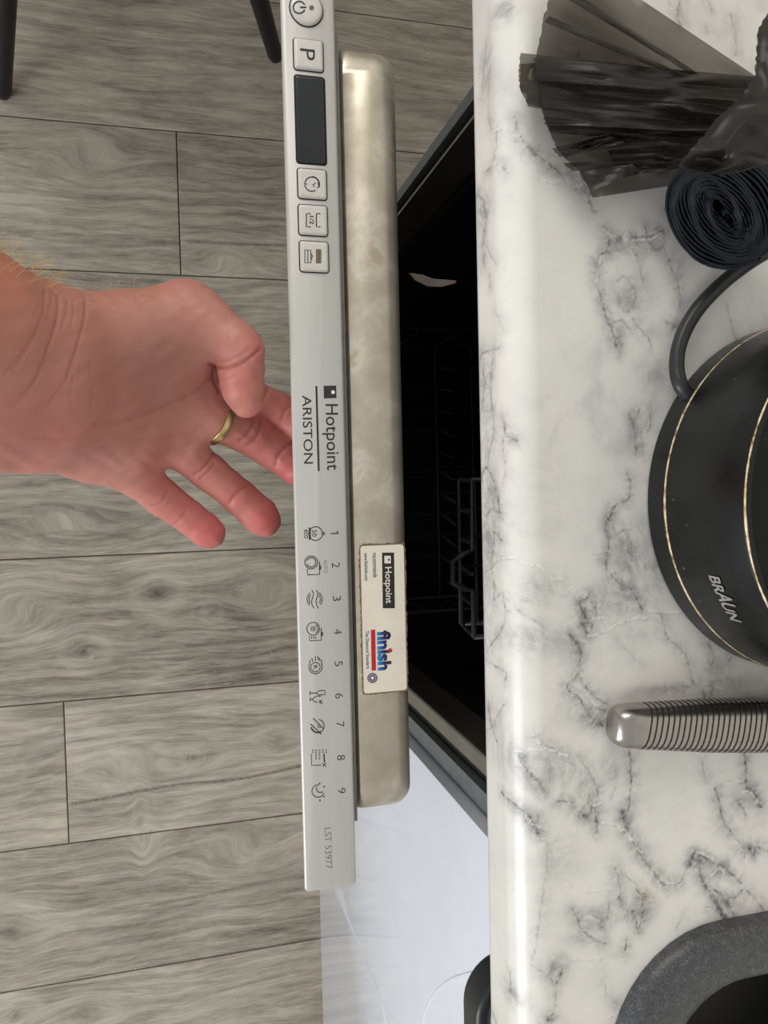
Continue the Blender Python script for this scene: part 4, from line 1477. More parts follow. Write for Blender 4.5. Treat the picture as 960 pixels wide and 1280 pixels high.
def kettle_letters():
    cu = bpy.data.curves.new('lettering', 'FONT')
    cu.body = 'BRAUN'
    cu.size = 1.0
    cu.offset = 0.022
    cu.shear = 0.05
    to = bpy.data.objects.new('lettering', cu)
    COL.objects.link(to)
    bpy.context.view_layer.update()
    me = bpy.data.meshes.new_from_object(to.evaluated_get(bpy.context.evaluated_depsgraph_get()))
    bpy.data.objects.remove(to)
    bm = bmesh.new()
    bm.from_mesh(me)
    co = np.array([v.co[:] for v in bm.verts])
    lo, hi = co.min(0), co.max(0)
    # arc from the photograph: 'B' starts near (893,722), 'N' ends near (925,775)
    a0, a1 = math.radians(BR[0]), math.radians(BR[1])
    for v in bm.verts:
        s = (v.co.x - lo[0]) / (hi[0] - lo[0])
        t = (v.co.y - lo[1]) / (hi[1] - lo[1])
        # the middle letter A of the mark stands taller than its neighbours
        if 0.36 < s < 0.64:
            t = t * 1.35
        a = a0 + (a1 - a0) * s
        z = BR[2] + t * (BR[3] - BR[2])
        r = 0.0755
        v.co = (KC[0] + r * math.cos(a), KC[1] + r * math.sin(a), ZT + z)
    me2 = bpy.data.meshes.new('lettering')
    bm.to_mesh(me2)
    bm.free()
    link('lettering', me2, 'ink_silver', KT)


BR = (201.2, 216.8, 0.0328, 0.0390)
kettle_letters()

cable_pts = [at(862, 497, ZT + 0.008), at(851, 482, ZT + 0.008), at(846, 462, ZT + 0.006), at(848, 436, ZT + 0.005), at(859, 407, ZT + 0.005), at(880, 377, ZT + 0.006), at(915, 344, ZT + 0.008), at(960, 314, ZT + 0.012), at(1040, 275, ZT + 0.012), at(1150, 250, ZT + 0.006)]
v, f = tube_data(spline(cable_pts, 8), 0.0031, 14)
cb = pyobj('power_cable', v, f, 'cable', KT, smooth=True)
cb['label'] = 'dark grey power cable'

# ------------------------------------------------------------------ ribbed steel utensil
def make_knife():
    root = tag(empty('kitchen_knife'), 'stainless steel handle with dark ribbed grooves, lying on the worktop above the sink', 'knife')
    A, B = at(764, 907, ZT + 0.009), at(965, 906, ZT + 0.009)
    ax = (B - A)
    L = 0.118
    d = Vector((ax.x, ax.y, 0)).normalized()
    sd = Vector((-d.y, d.x, 0))
    up = Vector((0, 0, 1))
    O = Vector((A.x, A.y, ZT + 0.0092))

    def w(s):      # half width along the handle
        return np.interp(s, [0, 0.003, 0.008, 0.02, 0.045, 0.07, 0.095, 0.118], [0.0074, 0.0082, 0.0088, 0.0094, 0.0108, 0.0112, 0.0098, 0.0085])

    def h(s):
        return np.interp(s, [0, 0.003, 0.01, 0.118], [0.0055, 0.0072, 0.0082, 0.0086])

    def sect(s, k=1.0, n=28):
        out = []
        for q in range(n):
            a = 2 * math.pi * q / n
            ca, sa = math.cos(a), math.sin(a)
            e = 0.75
            x = math.copysign(abs(ca) ** e, ca) * w(s) * k
            z = math.copysign(abs(sa) ** e, sa) * h(s) * k
            # slanted, slightly bowed ribs
            out.append((s + 0.0, x, z))
        return out

    loops = []
    ss = [0.0, 0.0006, 0.002, 0.004, 0.0065, 0.009, 0.0115] + list(np.linspace(0.014, L, 40))
    for i, s in enumerate(ss):
        k = [0.72, 0.86, 0.95, 1, 1, 1, 1][i] if i < 7 else 1.0
        loops.append([O + d * p[0] + sd * p[1] + up * p[2] for p in sect(s, k)])
    v, f = loft(loops, True, True)
    pyobj('handle', v, f, 'knife_steel', root, sharp=50)
    s = 0.0135
    while s < L - 0.004:
        # a groove: thin dark band bowed across the upper side
        V, F = [], []
        n = 22
        for q in range(n + 1):
            a = math.radians(-12 + 204.0 * q / n)
            ca, sa = math.cos(a), math.sin(a)
            e = 0.75
            bow = -0.0010 * (1 - (q / n * 2 - 1) ** 2) + 0.0017 * ca
            for ds in (-0.0003, 0.0003):
                sp = s + bow + ds
                x = math.copysign(abs(ca) ** e, ca) * (w(sp) + 0.00012)
                z = math.copysign(abs(sa) ** e, sa) * (h(sp) + 0.00012)
                V.append(O + d * sp + sd * x + up * z)
        for q in range(n):
            F.append((2 * q, 2 * q + 1, 2 * q + 3, 2 * q + 2))
        pyobj('groove', V, F, 'groove', root)
        s += 0.0026
    # blade running on beyond the handle
    V = []
    for (sx, y0, y1) in ((L - 0.001, -0.007, 0.007), (L + 0.012, -0.010, 0.010), (L + 0.03, -0.017, 0.012), (L + 0.12, -0.015, 0.012), (L + 0.18, -0.004, 0.011), (L + 0.20, 0.009, 0.0105)):
        for y, hz in ((y0, 0.0002), (y1, 0.0011)):
            for z in (-hz, hz):
                V.append(O + d * sx + sd * y + up * z)
    F = []
    for i in range(5):
        a = i * 4
        F += [(a, a + 4, a + 5, a + 1), (a + 2, a + 3, a + 7, a + 6), (a, a + 2, a + 6, a + 4), (a + 1, a + 5, a + 7, a + 3)]
    F += [(0, 1, 3, 2), (20, 22, 23, 21)]
    pyobj('blade', V, F, 'knife_steel', root)


make_knife()

# ------------------------------------------------------------------ roll of bin bags
def make_roll():
    c = at(904, 266, ZT + 0.034)
    ax = Vector((0.50, 0.80, 0.0)).normalized()        # axis runs away from the camera
    ax = Vector((0.62, 0.58, -0.34)).normalized()
    e1 = ax.cross(Vector((0, 0, 1))).normalized()
    e2 = e1.cross(ax)
    if e2.z < 0:
        e2 = -e2
    rr = random.Random(5)
    turns, per = 17, 48
    V, F = [], []
    N = turns * per
    th = 0.00095
    for i in range(N + 1):
        t = i / N
        a = 2 * math.pi * i / per
        r = 0.0035 + (0.0215 - 0.0035) * t
        j = 0.00022 * math.sin(a * 3 + i * 0.013) + rr.uniform(-0.00005, 0.00005)
        # flattened core opening slit
        ex = 1.05 + 0.45 * (1 - t)
        ey = 0.97 - 0.50 * (1 - t)
        back = 0.0016 * math.sin(i * 0.37) * 0.5 + rr.uniform(-0.0003, 0.0003)
        x, y = (r + j) * math.cos(a) * ex, (r + j) * math.sin(a) * ey
        x2, y2 = (r + j + th) * math.cos(a) * ex, (r + j + th) * math.sin(a) * ey
        for (u, w_) in ((x, y), (x2, y2)):
            p = c + e1 * u + e2 * w_
            V.append(p + ax * back)
            V.append(p + ax * 0.035)
    for i in range(N):
        a = i * 4
        b = a + 4
        F += [(a, b, b + 1, a + 1), (a + 2, a + 3, b + 3, b + 2), (a, a + 2, b + 2, b), (a + 1, b + 1, b + 3, a + 3)]
    root = tag(empty('bin_bag_roll'), 'tight roll of black plastic bin bags, spiral end facing the worktop edge', 'bag roll')
    pyobj('rolled_film', V, F, 'bag_roll', root, sharp=40)
    # crumpled film in the core
    V, F = [], []
    for q in range(24):
        a = rr.uniform(0, 6.28)
        r = rr.uniform(0.0, 0.003)
        p = c + e1 * (r * math.cos(a) * 0.6) + e2 * (r * math.sin(a) * 1.2) + ax * rr.uniform(0.0, 0.003)
        k = len(V)
        for w_ in range(3):
            V.append(p + Vector((rr.uniform(-1, 1), rr.uniform(-1, 1), rr.uniform(-1, 1))) * 0.0018)
        V.append(p + ax * 0.03)
        F += [(k, k + 1, k + 2), (k, k + 1, k + 3), (k + 1, k + 2, k + 3)]
    pyobj('core', V, F, 'bag_roll', root)


make_roll()


# ------------------------------------------------------------------ torn-off bag
def smooth_noise(n, m, scale_u, scale_v, seed):
    g = np.random.default_rng(seed)
    a = g.standard_normal((scale_u + 3, scale_v + 3))
    U = np.linspace(0, scale_u, n)
    W = np.linspace(0, scale_v, m)
    iu, iv = U.astype(int), W.astype(int)
    fu, fv = U - iu, W - iv
    fu = fu * fu * (3 - 2 * fu)
    fv = fv * fv * (3 - 2 * fv)
    A = a[iu][:, iv]
    B = a[iu + 1][:, iv]
    C = a[iu][:, iv + 1]
    D = a[iu + 1][:, iv + 1]
    fu = fu[:, None]
    fv = fv[None, :]
    return (A * (1 - fu) + B * fu) * (1 - fv) + (C * (1 - fu) + D * fu) * fv


def film_sheet(edge, gather, zo, zi, amp, folds, seed, nu=46, nv=64, ragged=2.0, mid=0.0):
    """film running from a gathered side to a ragged outer edge (both as photo points)"""
    def samp(P, n):
        P = [Vector((x, y, 0)) for x, y in P]
        d = [0]
        for a, b in zip(P[:-1], P[1:]):
            d.append(d[-1] + (b - a).length)
        out = []
        for k in range(n):
            s = d[-1] * k / (n - 1)
            i = max(j for j in range(len(d)) if d[j] <= s + 1e-9)
            i = min(i, len(P) - 2)
            out.append(P[i].lerp(P[i + 1], (s - d[i]) / max(1e-9, d[i + 1] - d[i])))
        return out
    E, G = samp(edge, nv), samp(gather, nv)
    g = random.Random(seed)
    nz1 = smooth_noise(nu, nv, 2, folds, seed)
    nz2 = smooth_noise(nu, nv, 4, folds * 3 + 3, seed + 1)
    V = []
    for i in range(nu):
        u = i / (nu - 1)
        for j in range(nv):
            p = G[j].lerp(E[j], u)
            if i == nu - 1:
                dirn = (E[j] - G[j]).normalized()
                p = p + dirn * g.uniform(-ragged, ragged)
            z = zi + (zo - zi) * u ** 0.8 + mid * math.sin(math.pi * u)
            ridge = 1 - abs(nz1[i, j]) * 1.2
            z += amp * (0.65 * ridge + 0.10 * nz2[i, j]) * (0.35 + 0.65 * math.sin(math.pi * min(1, u * 0.8 + 0.2)))
            z = max(z, 0.0012)
            V.append(at(p.x, p.y, ZT + z))
    F = []
    for i in range(nu - 1):
        for j in range(nv - 1):
            a = i * nv + j
            F.append((a, a + 1, a + nv + 1, a + nv))
    return V, F


def make_bag():
    root = tag(empty('bin_bag'), 'crumpled see-through black bin bag fanned out over the worktop', 'bin bag')
    under = film_sheet([(735, -45), (700, -22), (686, 0), (677, 35), (669, 70), (673, 105), (680, 150), (699, 190), (722, 212), (742, 247)],
                       [(958, 104), (950, 110), (940, 125), (930, 140), (915, 160), (900, 180), (880, 196), (862, 208), (850, 214), (840, 232)], 0.006, 0.014, 0.006, 9, 11, ragged=1.5)
    pyobj('bag_film', *under, 'film', root, smooth=True)
    mid = film_sheet([(667, 72), (673, 105), (678, 135), (681, 155)], [(950, 96), (945, 110), (925, 140), (890, 165)], 0.014, 0.022, 0.007, 4, 21, ragged=1.5)
    pyobj('bag_film', *mid, 'film', root, smooth=True)
    cuff = film_sheet([(650, 66), (648, 92), (650, 114), (658, 117), (659, 133), (677, 136)], [(945, 98), (940, 108), (930, 122), (915, 135), (900, 150), (880, 165)], 0.010, 0.016, 0.004, 4, 31, nu=50, nv=40, ragged=1.0)
    pyobj('bag_film', *cuff, 'film', root, smooth=True)
    # lower folds: overlapping facets with single-layer gaps between them
    for k, (E_, G_) in enumerate((([(682, 156), (690, 166)], [(890, 160), (880, 182)]), ([(700, 186), (728, 190)], [(760, 170), (790, 182)]), ([(760, 188), (772, 222)], [(870, 178), (852, 210)]), ([(696, 184), (706, 198)], [(760, 166), (768, 174)]))):
        pyobj('bag_film', *film_sheet(E_, G_, 0.010, 0.019, 0.004, 3, 140 + k, nu=36, nv=20, ragged=1.0), 'film', root, smooth=True)
    cuff2 = film_sheet([(651, 80), (650, 112), (660, 130), (677, 134)], [(700, 76), (702, 100), (704, 122), (706, 136)], 0.008, 0.010, 0.003, 3, 35, nu=16, nv=24, ragged=1.0)
    pyobj('bag_film', *cuff2, 'film', root, smooth=True)
    for k, (E_, G_) in enumerate((([(698, -8), (712, -14)], [(872, 98), (880, 96)]), ([(681, 28), (686, 20)], [(850, 98), (858, 94)]), ([(690, 186), (700, 196)], [(850, 148), (852, 156)]), ([(703, 204), (716, 214)], [(858, 196), (864, 204)]), ([(770, 172), (776, 180)], [(900, 160), (905, 168)]), ([(686, 158), (690, 166)], [(860, 172), (872, 180)]), ([(725, 214), (738, 240)], [(790, 205), (800, 214)]))):
        pyobj('bag_fold', *film_sheet(E_, G_, 0.012, 0.02, 0.003, 3, 60 + k, nu=40, nv=6, ragged=1.0), 'film', root, smooth=True)
    # darker crumpled bunch by the roll
    for sd, amp, zz in ((51, 0.008, 0.068), (52, 0.007, 0.065), (53, 0.006, 0.062)):
        bunch = film_sheet([(964, 10), (948, 38), (944, 92), (926, 122), (900, 145), (884, 165), (862, 188), (848, 208)],
                           [(1060, 60), (1050, 90), (1040, 120), (1020, 150), (990, 175), (960, 205), (930, 214), (900, 219)], zz, zz + 0.002, amp, 5, sd, nu=34, nv=50, ragged=2.0)
        pyobj('bag_film', *bunch, 'film', root, smooth=True)


make_bag()

# ------------------------------------------------------------------ chair
def make_chair():
    root = tag(empty('chair'), 'black chair with tapered splayed legs standing on the plank floor', 'chair')
    legs = [((0.1536, 0.6526), (0.010, 0.73)), ((-0.2308, 0.5584), (-0.125, 0.695)), ((0.05, 1.045), (-0.035, 0.92)), ((-0.32, 0.955), (-0.17, 0.885))]
    for (bx_, by_), (tx, ty) in legs:
        v, f = tube_data([(bx_, by_, 0.0), (bx_ + (tx - bx_) * 0.02, by_ + (ty - by_) * 0.02, 0.008), (bx_ * 0.5 + tx * 0.5, by_ * 0.5 + ty * 0.5, 0.22), (tx, ty, 0.435)], [0.0095, 0.0115, 0.0155, 0.018], 14)
        pyobj('leg', v, f, 'chair_black', root, smooth=True)
    v, f = tube_data([(0.0, 0.73, 0.42), (-0.12, 0.695, 0.42), (-0.165, 0.885, 0.42), (-0.035, 0.915, 0.42), (0.0, 0.73, 0.42)], 0.008, 8)
    pyobj('under_frame', v, f, 'chair_black', root, smooth=True)
    loops = []
    c = (-0.08, 0.80)
    ang = 0.24
    for sc_, z in ((0.86, 0.436), (0.97, 0.441), (1.0, 0.452), (0.97, 0.463), (0.85, 0.466), (0.5, 0.460), (0.1, 0.457)):
        L = rrect(-0.21, 0.21, -0.20, 0.20, 0.08, 6)
        loops.append([(c[0] + sc_ * (x * math.cos(ang) - y * math.sin(ang)), c[1] + sc_ * (x * math.sin(ang) + y * math.cos(ang)), z) for x, y in L])
    v, f = loft(loops, True, True)
    pyobj('seat', v, f, 'chair_seat', root, sharp=50)
    V, F = [], []
    nu, nv = 10, 12
    for side in (0, 1):
        for i in range(nu + 1):
            for j in range(nv + 1):
                u, w_ = i / nu, j / nv * 2 - 1
                half = 0.20 - 0.05 * u * u
                x = w_ * half
                y = 0.185 + 0.09 * u - 0.05 * (w_ * w_) + (0.012 if side else 0)
                V.append((c[0] + x * math.cos(ang) - y * math.sin(ang), c[1] + x * math.sin(ang) + y * math.cos(ang), 0.46 + 0.36 * u))
    st = (nu + 1) * (nv + 1)
    for s in (0, st):
        for i in range(nu):
            for j in range(nv):
                a = s + i * (nv + 1) + j
                F.append((a, a + 1, a + nv + 2, a + nv + 1))
    rim = [j for j in range(nv + 1)] + [i * (nv + 1) + nv for i in range(1, nu + 1)] + [nu * (nv + 1) + j for j in range(nv - 1, -1, -1)] + [i * (nv + 1) for i in range(nu - 1, 0, -1)]
    for a, b in zip(rim, rim[1:] + rim[:1]):
        F.append((a, b, b + st, a + st))
    pyobj('backrest', V, F, 'chair_seat', root, sharp=60)


make_chair()


# ------------------------------------------------------------------ hand
def surface_nets(D, origin, h):
    """smooth iso-surface of a signed distance grid"""
    nx, ny, nz = D.shape
    S_ = D < 0
    corners = [(0, 0, 0), (1, 0, 0), (0, 1, 0), (1, 1, 0), (0, 0, 1), (1, 0, 1), (0, 1, 1), (1, 1, 1)]
    cs = sum(S_[a:nx - 1 + a, b:ny - 1 + b, c:nz - 1 + c].astype(np.int8) for a, b, c in corners)
    act = (cs > 0) & (cs < 8)
    idx = np.argwhere(act)
    vid = -np.ones(act.shape, dtype=np.int64)
    vid[act] = np.arange(len(idx))
    acc = np.zeros((len(idx), 3))
    cnt = np.zeros(len(idx))
    edges = [(i, j) for i in range(8) for j in range(i + 1, 8) if sum(abs(p - q) for p, q in zip(corners[i], corners[j])) == 1]
    for i, j in edges:
        a, b = np.array(corners[i]), np.array(corners[j])
        pa, pb = idx + a, idx + b
        da, db = D[pa[:, 0], pa[:, 1], pa[:, 2]], D[pb[:, 0], pb[:, 1], pb[:, 2]]
        m = (da < 0) != (db < 0)
        t = da[m] / (da[m] - db[m])
        acc[m] += pa[m] + (b - a) * t[:, None]
        cnt[m] += 1
    P = acc / cnt[:, None] * h + origin
    quads = []
    for ax in range(3):
        o1, o2 = [(1, 2), (2, 0), (0, 1)][ax]
        sl0 = [slice(1, n - 1) for n in D.shape]
        sl1 = list(sl0)
        sl0[ax] = slice(0, D.shape[ax] - 1)
        sl1[ax] = slice(1, D.shape[ax])
        A, B = S_[tuple(sl0)], S_[tuple(sl1)]
        ch = np.argwhere(A != B)
        off = np.array([1, 1, 1])
        off[ax] = 0
        g = ch + off
        inside_first = A[ch[:, 0], ch[:, 1], ch[:, 2]]
        u = np.zeros(3, int)
        v_ = np.zeros(3, int)
        u[o1] = 1
        v_[o2] = 1
        q = [vid[tuple((g - u - v_).T)], vid[tuple((g - v_).T)], vid[tuple(g.T)], vid[tuple((g - u).T)]]
        Q = np.stack(q, 1)
        Q[~inside_first] = Q[~inside_first][:, ::-1]
        quads.append(Q)
    return P, np.concatenate(quads)


def make_hand():
    def J(px, py, d, r_px):
        p = at(px, py, CAMZ - d)
        return np.array(p), r_px * d / 960.0

    def chain(spec):
        return [J(*s) for s in spec]

    WR = chain([(-120, 395, .315, 92), (-40, 402, .335, 84), (40, 432, .360, 72), (105, 455, .384, 62)])
    WR2 = chain([(-120, 500, .325, 92), (-40, 498, .343, 84), (40, 505, .364, 78), (105, 515, .388, 66), (150, 540, .400, 52)])
    # palm: metacarpal rays
    PALM = [chain([(60, 430, .372, 62), (150, 455, .402, 50), (255, 480, .412, 32)]),
            chain([(60, 470, .376, 60), (160, 490, .404, 46), (262, 518, .414, 30)]),
            chain([(60, 500, .380, 62), (150, 525, .405, 46), (228, 556, .415, 28)]),
            chain([(50, 515, .380, 60), (115, 555, .402, 44), (170, 590, .414, 27)])]
    THENAR = chain([(80, 425, .372, 50), (160, 425, .386, 55), (232, 402, .388, 46)])
    THENAR2 = chain([(110, 455, .385, 50), (190, 462, .396, 44), (235, 440, .396, 38)])
    THUMB = chain([(234, 394, .388, 39), (260, 408, .383, 33), (294, 431, .377, 28), (303, 440, .376, 26.5)])
    TIP = chain([(303, 440, .376, 26.5), (301, 462, .381, 28), (303, 485, .385, 25.5), (308, 501, .388, 21)])
    IDX = chain([(258, 478, .412, 28), (300, 490, .424, 24), (345, 512, .428, 22.5), (376, 534, .425, 21), (388, 543, .421, 18)])
    MID = chain([(262, 520, .414, 28), (300, 537, .424, 25), (340, 562, .429, 23), (374, 586, .428, 22), (388, 595, .424, 18)])
    RNG = chain([(221, 557, .415, 25), (260, 589, .426, 22.5), (300, 622, .432, 21.5), (324, 644, .434, 22.5), (331, 651, .434, 20.0)])
    PNK = chain([(168, 592, .414, 25.5), (203, 622, .424, 22), (236, 646, .430, 20), (256, 662, .432, 20.5), (263, 667, .432, 18.5)])

    allp = WR + WR2 + sum(PALM, []) + THENAR + THUMB + TIP + IDX + MID + RNG + PNK
    lo = np.min([p - r for p, r in allp], 0) - 0.006
    hi = np.max([p + r for p, r in allp], 0) + 0.006
    lo[0] = max(lo[0], -0.086)
    h = 0.00095
    n = np.ceil((hi - lo) / h).astype(int) + 1
    X = (lo[0] + h * np.arange(n[0])).astype(np.float32)[:, None, None]
    Y = (lo[1] + h * np.arange(n[1])).astype(np.float32)[None, :, None]
    Zc = (lo[2] + h * np.arange(n[2])).astype(np.float32)[None, None, :]

    def cone(a, b):
        (p, ra), (q, rb) = a, b
        d = q - p
        L2 = float(d @ d)
        t = ((X - p[0]) * d[0] + (Y - p[1]) * d[1] + (Zc - p[2]) * d[2]) / L2
        t = np.clip(t, 0, 1)
        return np.sqrt((X - p[0] - t * d[0]) ** 2 + (Y - p[1] - t * d[1]) ** 2 + (Zc - p[2] - t * d[2]) ** 2) - (ra + (rb - ra) * t)

    def smin(a, b, k):
        hh = np.maximum(k - np.abs(a - b), 0) / k
        return np.minimum(a, b) - hh * hh * hh * k / 6

    def sdf(c, k=0.004):
        out = None
        for a, b in zip(c[:-1], c[1:]):
            q = cone(a, b)
            out = q if out is None else smin(out, q, k)
        return out

    palm = smin(sdf(WR, .006), sdf(WR2, .006), .03)
    for c in PALM:
        palm = smin(palm, sdf(c, .006), 0.014)
    th = smin(sdf(THENAR, .008), sdf(THENAR2, .008), 0.014)
    palm = smin(palm, th, 0.013)
    palm = smin(palm, sdf(THUMB, .006), 0.010)
    fingers = None
    for c in (IDX, MID, RNG, PNK):
        q = sdf(c, .003)
        fingers = q if fingers is None else smin(fingers, q, 0.0012)
    D = smin(palm, fingers, 0.005)
    tip = sdf(TIP, .003)
    # the thumb tip rolls over onto the palm: only a crease where they meet
    D = smin(D, tip, 0.0022)
    D[0] = np.maximum(D[0], 1e-4)
    D[-1] = np.maximum(D[-1], 1e-4)
    P, Q = surface_nets(D, lo, h)
    me = bpy.data.meshes.new('person')
    me.vertices.add(len(P))
    me.vertices.foreach_set('co', P.ravel())
    me.loops.add(Q.size)
    me.loops.foreach_set('vertex_index', Q.ravel())
    me.polygons.add(len(Q))
    me.polygons.foreach_set('loop_start', np.arange(0, Q.size, 4))
    me.polygons.foreach_set('loop_total', np.full(len(Q), 4))
    me.update()
    me.validate()
    # smooth slightly
    bm = bmesh.new()
    bm.from_mesh(me)
    for _ in range(3):
        bmesh.ops.smooth_vert(bm, verts=bm.verts, factor=0.5, use_axis_x=True, use_axis_y=True, use_axis_z=True)
    # carry the forearm on beyond the wrist, towards the person's elbow
    cap = [f_ for f_ in bm.faces if all(v_.co.x < lo[0] + 1.6 * h for v_ in f_.verts)]
    bmesh.ops.delete(bm, geom=cap, context='FACES')
    loose = [v_ for v_ in bm.verts if not v_.link_faces]
    bmesh.ops.delete(bm, geom=loose, context='VERTS')
    edge = [e_ for e_ in bm.edges if e_.is_boundary]
    for step in range(9):
        ret = bmesh.ops.extrude_edge_only(bm, edges=edge)
        nvs = [g_ for g_ in ret['geom'] if isinstance(g_, bmesh.types.BMVert)]
        edge = [g_ for g_ in ret['geom'] if isinstance(g_, bmesh.types.BMEdge) and g_.is_boundary]
        cen = sum((v_.co for v_ in nvs), Vector()) / len(nvs)
        for v_ in nvs:
            d_ = v_.co - cen
            v_.co = cen + d_ * 1.022 + Vector((-0.032, 0.003, 0.012))
    bmesh.ops.edgeloop_fill(bm, edges=edge)
    bmesh.ops.recalc_face_normals(bm, faces=bm.faces)
    bm.to_mesh(me)
    bm.free()
    nv = len(me.vertices)
    co = np.empty(nv * 3)
    me.vertices.foreach_get('co', co)
    co = co.reshape(-1, 3)
    nr = np.empty(nv * 3)
    me.vertices.foreach_get('normal', nr)
    nr = nr.reshape(-1, 3)
    # positions along the hand, measured in the photo frame
    q = (co - np.array([0, 0, CAMZ])) @ R
    px = 480 + 960 * q[:, 0] / (-q[:, 2])
    py = 640 - 960 * q[:, 1] / (-q[:, 2])

    def dist_poly(pts):
        pts = np.array([(p.x, p.y) for p in spline([(x, y, 0) for x, y in pts], 6)])
        best = np.full(nv, 1e9)
        for a, b in zip(pts[:-1], pts[1:]):
            d = b - a
            t = np.clip(((px - a[0]) * d[0] + (py - a[1]) * d[1]) / (d @ d), 0, 1)
            best = np.minimum(best, np.hypot(px - a[0] - t * d[0], py - a[1] - t * d[1]))
        return best

    crease = np.zeros(nv)
    disp = np.zeros(nv)
    CR = [  # (points, half width px, depth mm, strength)
        ([(106, 372), (107, 385), (105, 402), (98, 428), (90, 452), (84, 470)], 1.9, 0.55, 0.75),
        ([(72, 370), (73, 388), (68, 412), (58, 440), (50, 462), (40, 482)], 1.9, 0.55, 0.7),
        ([(56, 362), (55, 385), (47, 410), (34, 436), (16, 462)], 1.8, 0.4, 0.5),
        ([(84, 374), (83, 390), (77, 408)], 1.6, 0.3, 0.4),
        ([(66, 366), (63, 384), (55, 402)], 1.5, 0.25, 0.35),
        ([(92, 376), (92, 392), (88, 410)], 1.4, 0.22, 0.3),
        ([(96, 445), (86, 470), (70, 492), (60, 505)], 1.6, 0.3, 0.35),
        ([(60, 448), (48, 470), (30, 492)], 1.6, 0.3, 0.35),
        ([(40, 420), (24, 446), (4, 470)], 1.6, 0.28, 0.3),
        ([(50, 470), (36, 488), (18, 508)], 1.5, 0.25, 0.3),
        ([(112, 455), (116, 490), (112, 520)], 2.0, 0.2, 0.2),
        ([(92, 470), (88, 500), (95, 520)], 2.0, 0.2, 0.2),
        ([(118, 530), (150, 528), (190, 515), (225, 500), (255, 482), (268, 468)], 2.4, 0.45, 0.35),   # thumb crease of the palm
        ([(245, 540), (220, 545), (190, 552), (160, 545)], 2.2, 0.25, 0.22),
        ([(160, 590), (190, 575), (225, 560), (250, 548)], 2.2, 0.22, 0.2),
        ([(120, 560), (150, 548), (190, 530)], 2.2, 0.2, 0.18),
        ([(40, 545), (80, 548), (110, 540)], 2.2, 0.2, 0.18),
        ([(130, 580), (150, 560), (165, 540)], 2.0, 0.2, 0.2),
        ([(283, 396), (286, 415), (284, 430)], 2.0, 0.2, 0.25),
        ([(262, 456), (275, 460), (292, 458), (310, 450), (326, 436)], 2.2, 1.2, 0.8),    # thumb joint
        ([(277, 452), (294, 447), (312, 436)], 2.0, 0.5, 0.4),
        ([(272, 476), (284, 474), (296, 470)], 1.8, 0.3, 0.25),
        ([(268, 460), (268, 475), (274, 490)], 2.0, 1.0, 0.7),
        ([(243, 594), (252, 588), (262, 577), (268, 565)], 2.2, 0.9, 0.75),               # ring finger
        ([(250, 598), (260, 590), (268, 580)], 2.0, 0.7, 0.55),
        ([(288, 628), (294, 619), (304, 610), (312, 606)], 2.0, 0.7, 0.5),
        ([(190, 632), (199, 630), (206, 622), (210, 613)], 2.0, 0.6, 0.5),                # little finger
        ([(214, 657), (222, 653), (228, 646), (232, 640)], 1.8, 0.5, 0.35),
        ([(300, 551), (308, 545), (315, 534), (318, 524)], 2.0, 0.8, 0.7),                # middle finger
        ([(310, 556), (320, 548), (325, 536), (327, 528)], 2.0, 0.8, 0.7),
        ([(344, 582), (348, 570), (356, 560), (366, 554)], 2.2, 0.8, 0.6),
        ([(328, 500), (334, 490), (336, 478)], 2.0, 0.5, 0.5),                            # index
        ([(352, 524), (356, 514), (364, 508)], 2.0, 0.6, 0.5),
    ]
    facing = nr[:, 2] > -0.1
    for pts, w_, dep, st in CR:
        d = dist_poly(pts)
        g = np.exp(-(d / w_) ** 2) * facing
        disp = np.maximum(disp, g * dep * 0.001)
        crease = np.maximum(crease, np.exp(-(d / (w_ * 0.75)) ** 2) * st * facing)
    # tendons and soft bulges
    und = 0.0001 * (np.sin(co[:, 0] * 610 + 2 * np.sin(co[:, 1] * 430)) + np.sin(co[:, 1] * 700 + 1.7 * np.sin(co[:, 0] * 380)))
    co2 = co - nr * (disp + und)[:, None]
    me.vertices.foreach_set('co', co2.ravel())
    # tone: red pads, weathered forearm
    red = np.zeros(nv)
    for cx, cy, rr_, s in ((335, 652, 34, 1.0), (300, 622, 40, 0.6), (262, 665, 34, 1.0), (225, 640, 40, 0.6), (366, 595, 40, 1.0), (345, 520, 40, 0.7), (300, 480, 40, 0.45), (330, 435, 26, 0.5), (320, 560, 40, 0.6), (255, 585, 35, 0.4), (60, 560, 80, 0.25), (200, 600, 45, 0.4)):
        red = np.maximum(red, s * np.exp(-((px - cx) ** 2 + (py - cy) ** 2) / rr_ ** 2))
    arm = np.clip((75 - px) / 90, 0, 1) * np.clip((470 - py) / 110, 0, 1)
    arm = np.maximum(arm, 0.5 * np.clip((py < 375).astype(float) * (375 - py) / 30, 0, 1) * (px < 200))
    tan_shade = np.zeros(nv)  # palm colour: brown mottling plus painted shade of the hollow
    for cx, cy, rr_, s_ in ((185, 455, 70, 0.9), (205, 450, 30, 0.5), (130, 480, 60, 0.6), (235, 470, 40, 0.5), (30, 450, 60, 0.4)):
        tan_shade = np.maximum(tan_shade, s_ * np.exp(-((px - cx) ** 2 + (py - cy) ** 2) / rr_ ** 2))
    ta_ = me.attributes.new('skin_tan_shade', 'FLOAT', 'POINT')
    ta_.data.foreach_set('value', tan_shade.astype(np.float32))
    cols = np.stack([np.clip(red, 0, 1), np.clip(arm, 0, 1), np.clip(crease, 0, 1), np.ones(nv)], 1)
    at_ = me.color_attributes.new('skin_tone', 'FLOAT_COLOR', 'POINT')
    at_.data.foreach_set('color', cols.ravel())
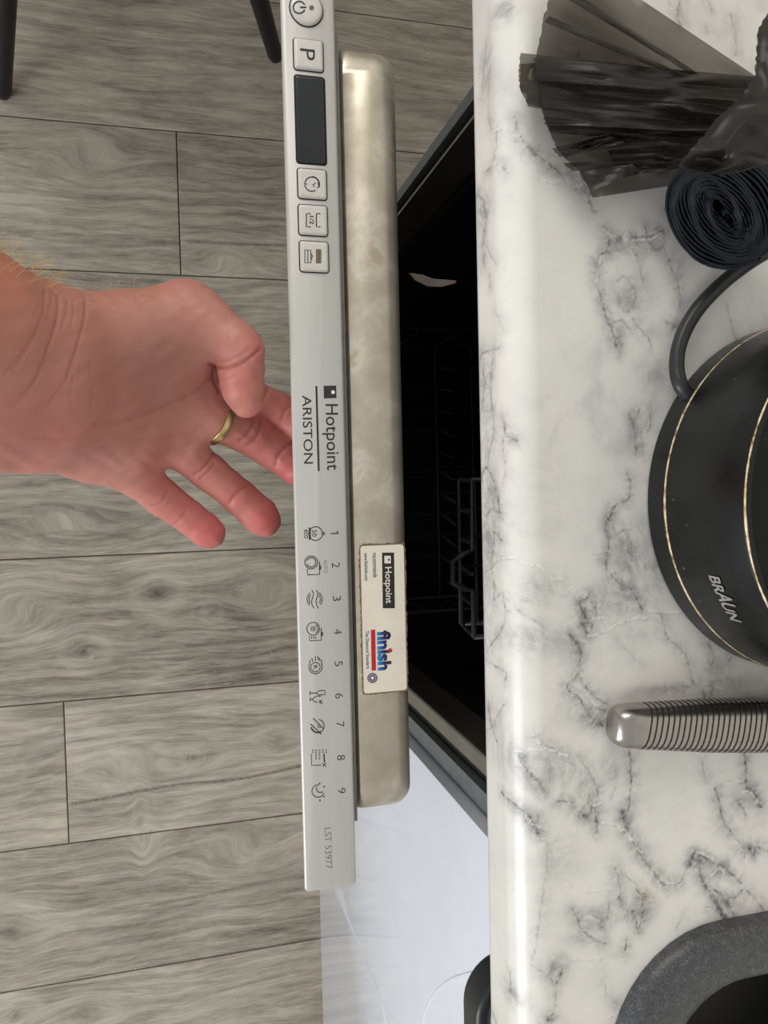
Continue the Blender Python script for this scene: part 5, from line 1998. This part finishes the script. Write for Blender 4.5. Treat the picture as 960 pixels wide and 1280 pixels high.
    me.update()
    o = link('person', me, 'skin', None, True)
    tag(o, 'bare hand and wrist with a gold ring, palm up, fingers hooked under the control panel', 'person')

    # gold ring on the finger base
    p, q_ = np.array(at(270, 524, CAMZ - .4160)), np.array(at(300, 537, CAMZ - .424))
    d = Vector(q_ - p).normalized()
    a1 = d.cross(Vector((0, 0, 1))).normalized()
    a2 = a1.cross(d)
    V, F = [], []
    sec = rrect(-0.0006, 0.0006, -0.0024, 0.0024, 0.0005, 3)
    m = len(sec)
    seg = 56
    rad = 30.5 * .416 / 960
    for k in range(seg):
        a = 2 * math.pi * k / seg
        e = a1 * math.cos(a) + a2 * math.sin(a)
        for (u, w_) in sec:
            V.append(Vector(p) + e * (rad + u) + d * w_)
    for k in range(seg):
        for s in range(m):
            F.append((k * m + s, ((k + 1) % seg) * m + s, ((k + 1) % seg) * m + (s + 1) % m, k * m + (s + 1) % m))
    rg = pyobj('ring', V, F, 'gold', o, smooth=True)
    rg['label'] = 'plain gold ring'

    # fine blond hairs along the upper side of wrist and forearm
    g = random.Random(9)
    sel = np.where((px > -20) & (px < 175) & (((nr @ np.array([0, 1, 0])) > 0.45)) & (nr[:, 2] > -0.75))[0]
    parts = []
    for _ in range(230):
        i = int(sel[g.randrange(len(sel))])
        if px[i] > 70 and g.random() < 0.6:
            continue
        b = Vector(co2[i])
        nn = Vector(nr[i])
        L = g.uniform(0.006, 0.014) * (0.6 if px[i] > 70 else 1.0)
        fl = Vector((g.uniform(0.2, 1.0), g.uniform(-0.1, 0.5), g.uniform(-0.4, 0.4)))
        pts = [b - nn * 0.0004, b + (nn * 0.55 + fl * 0.35).normalized() * L * 0.4, b + (nn * 0.5 + fl * 0.8).normalized() * L * 0.75, b + (nn * 0.35 + fl * 1.1).normalized() * L]
        parts.append(tube_data(pts, [0.00011, 0.0001, 0.00008, 0.00003], 4, False))
    hv, hf = merge(parts)
    hr = pyobj('hair', hv, hf, 'hair', o)
    hr['kind'] = 'stuff'


make_hand()
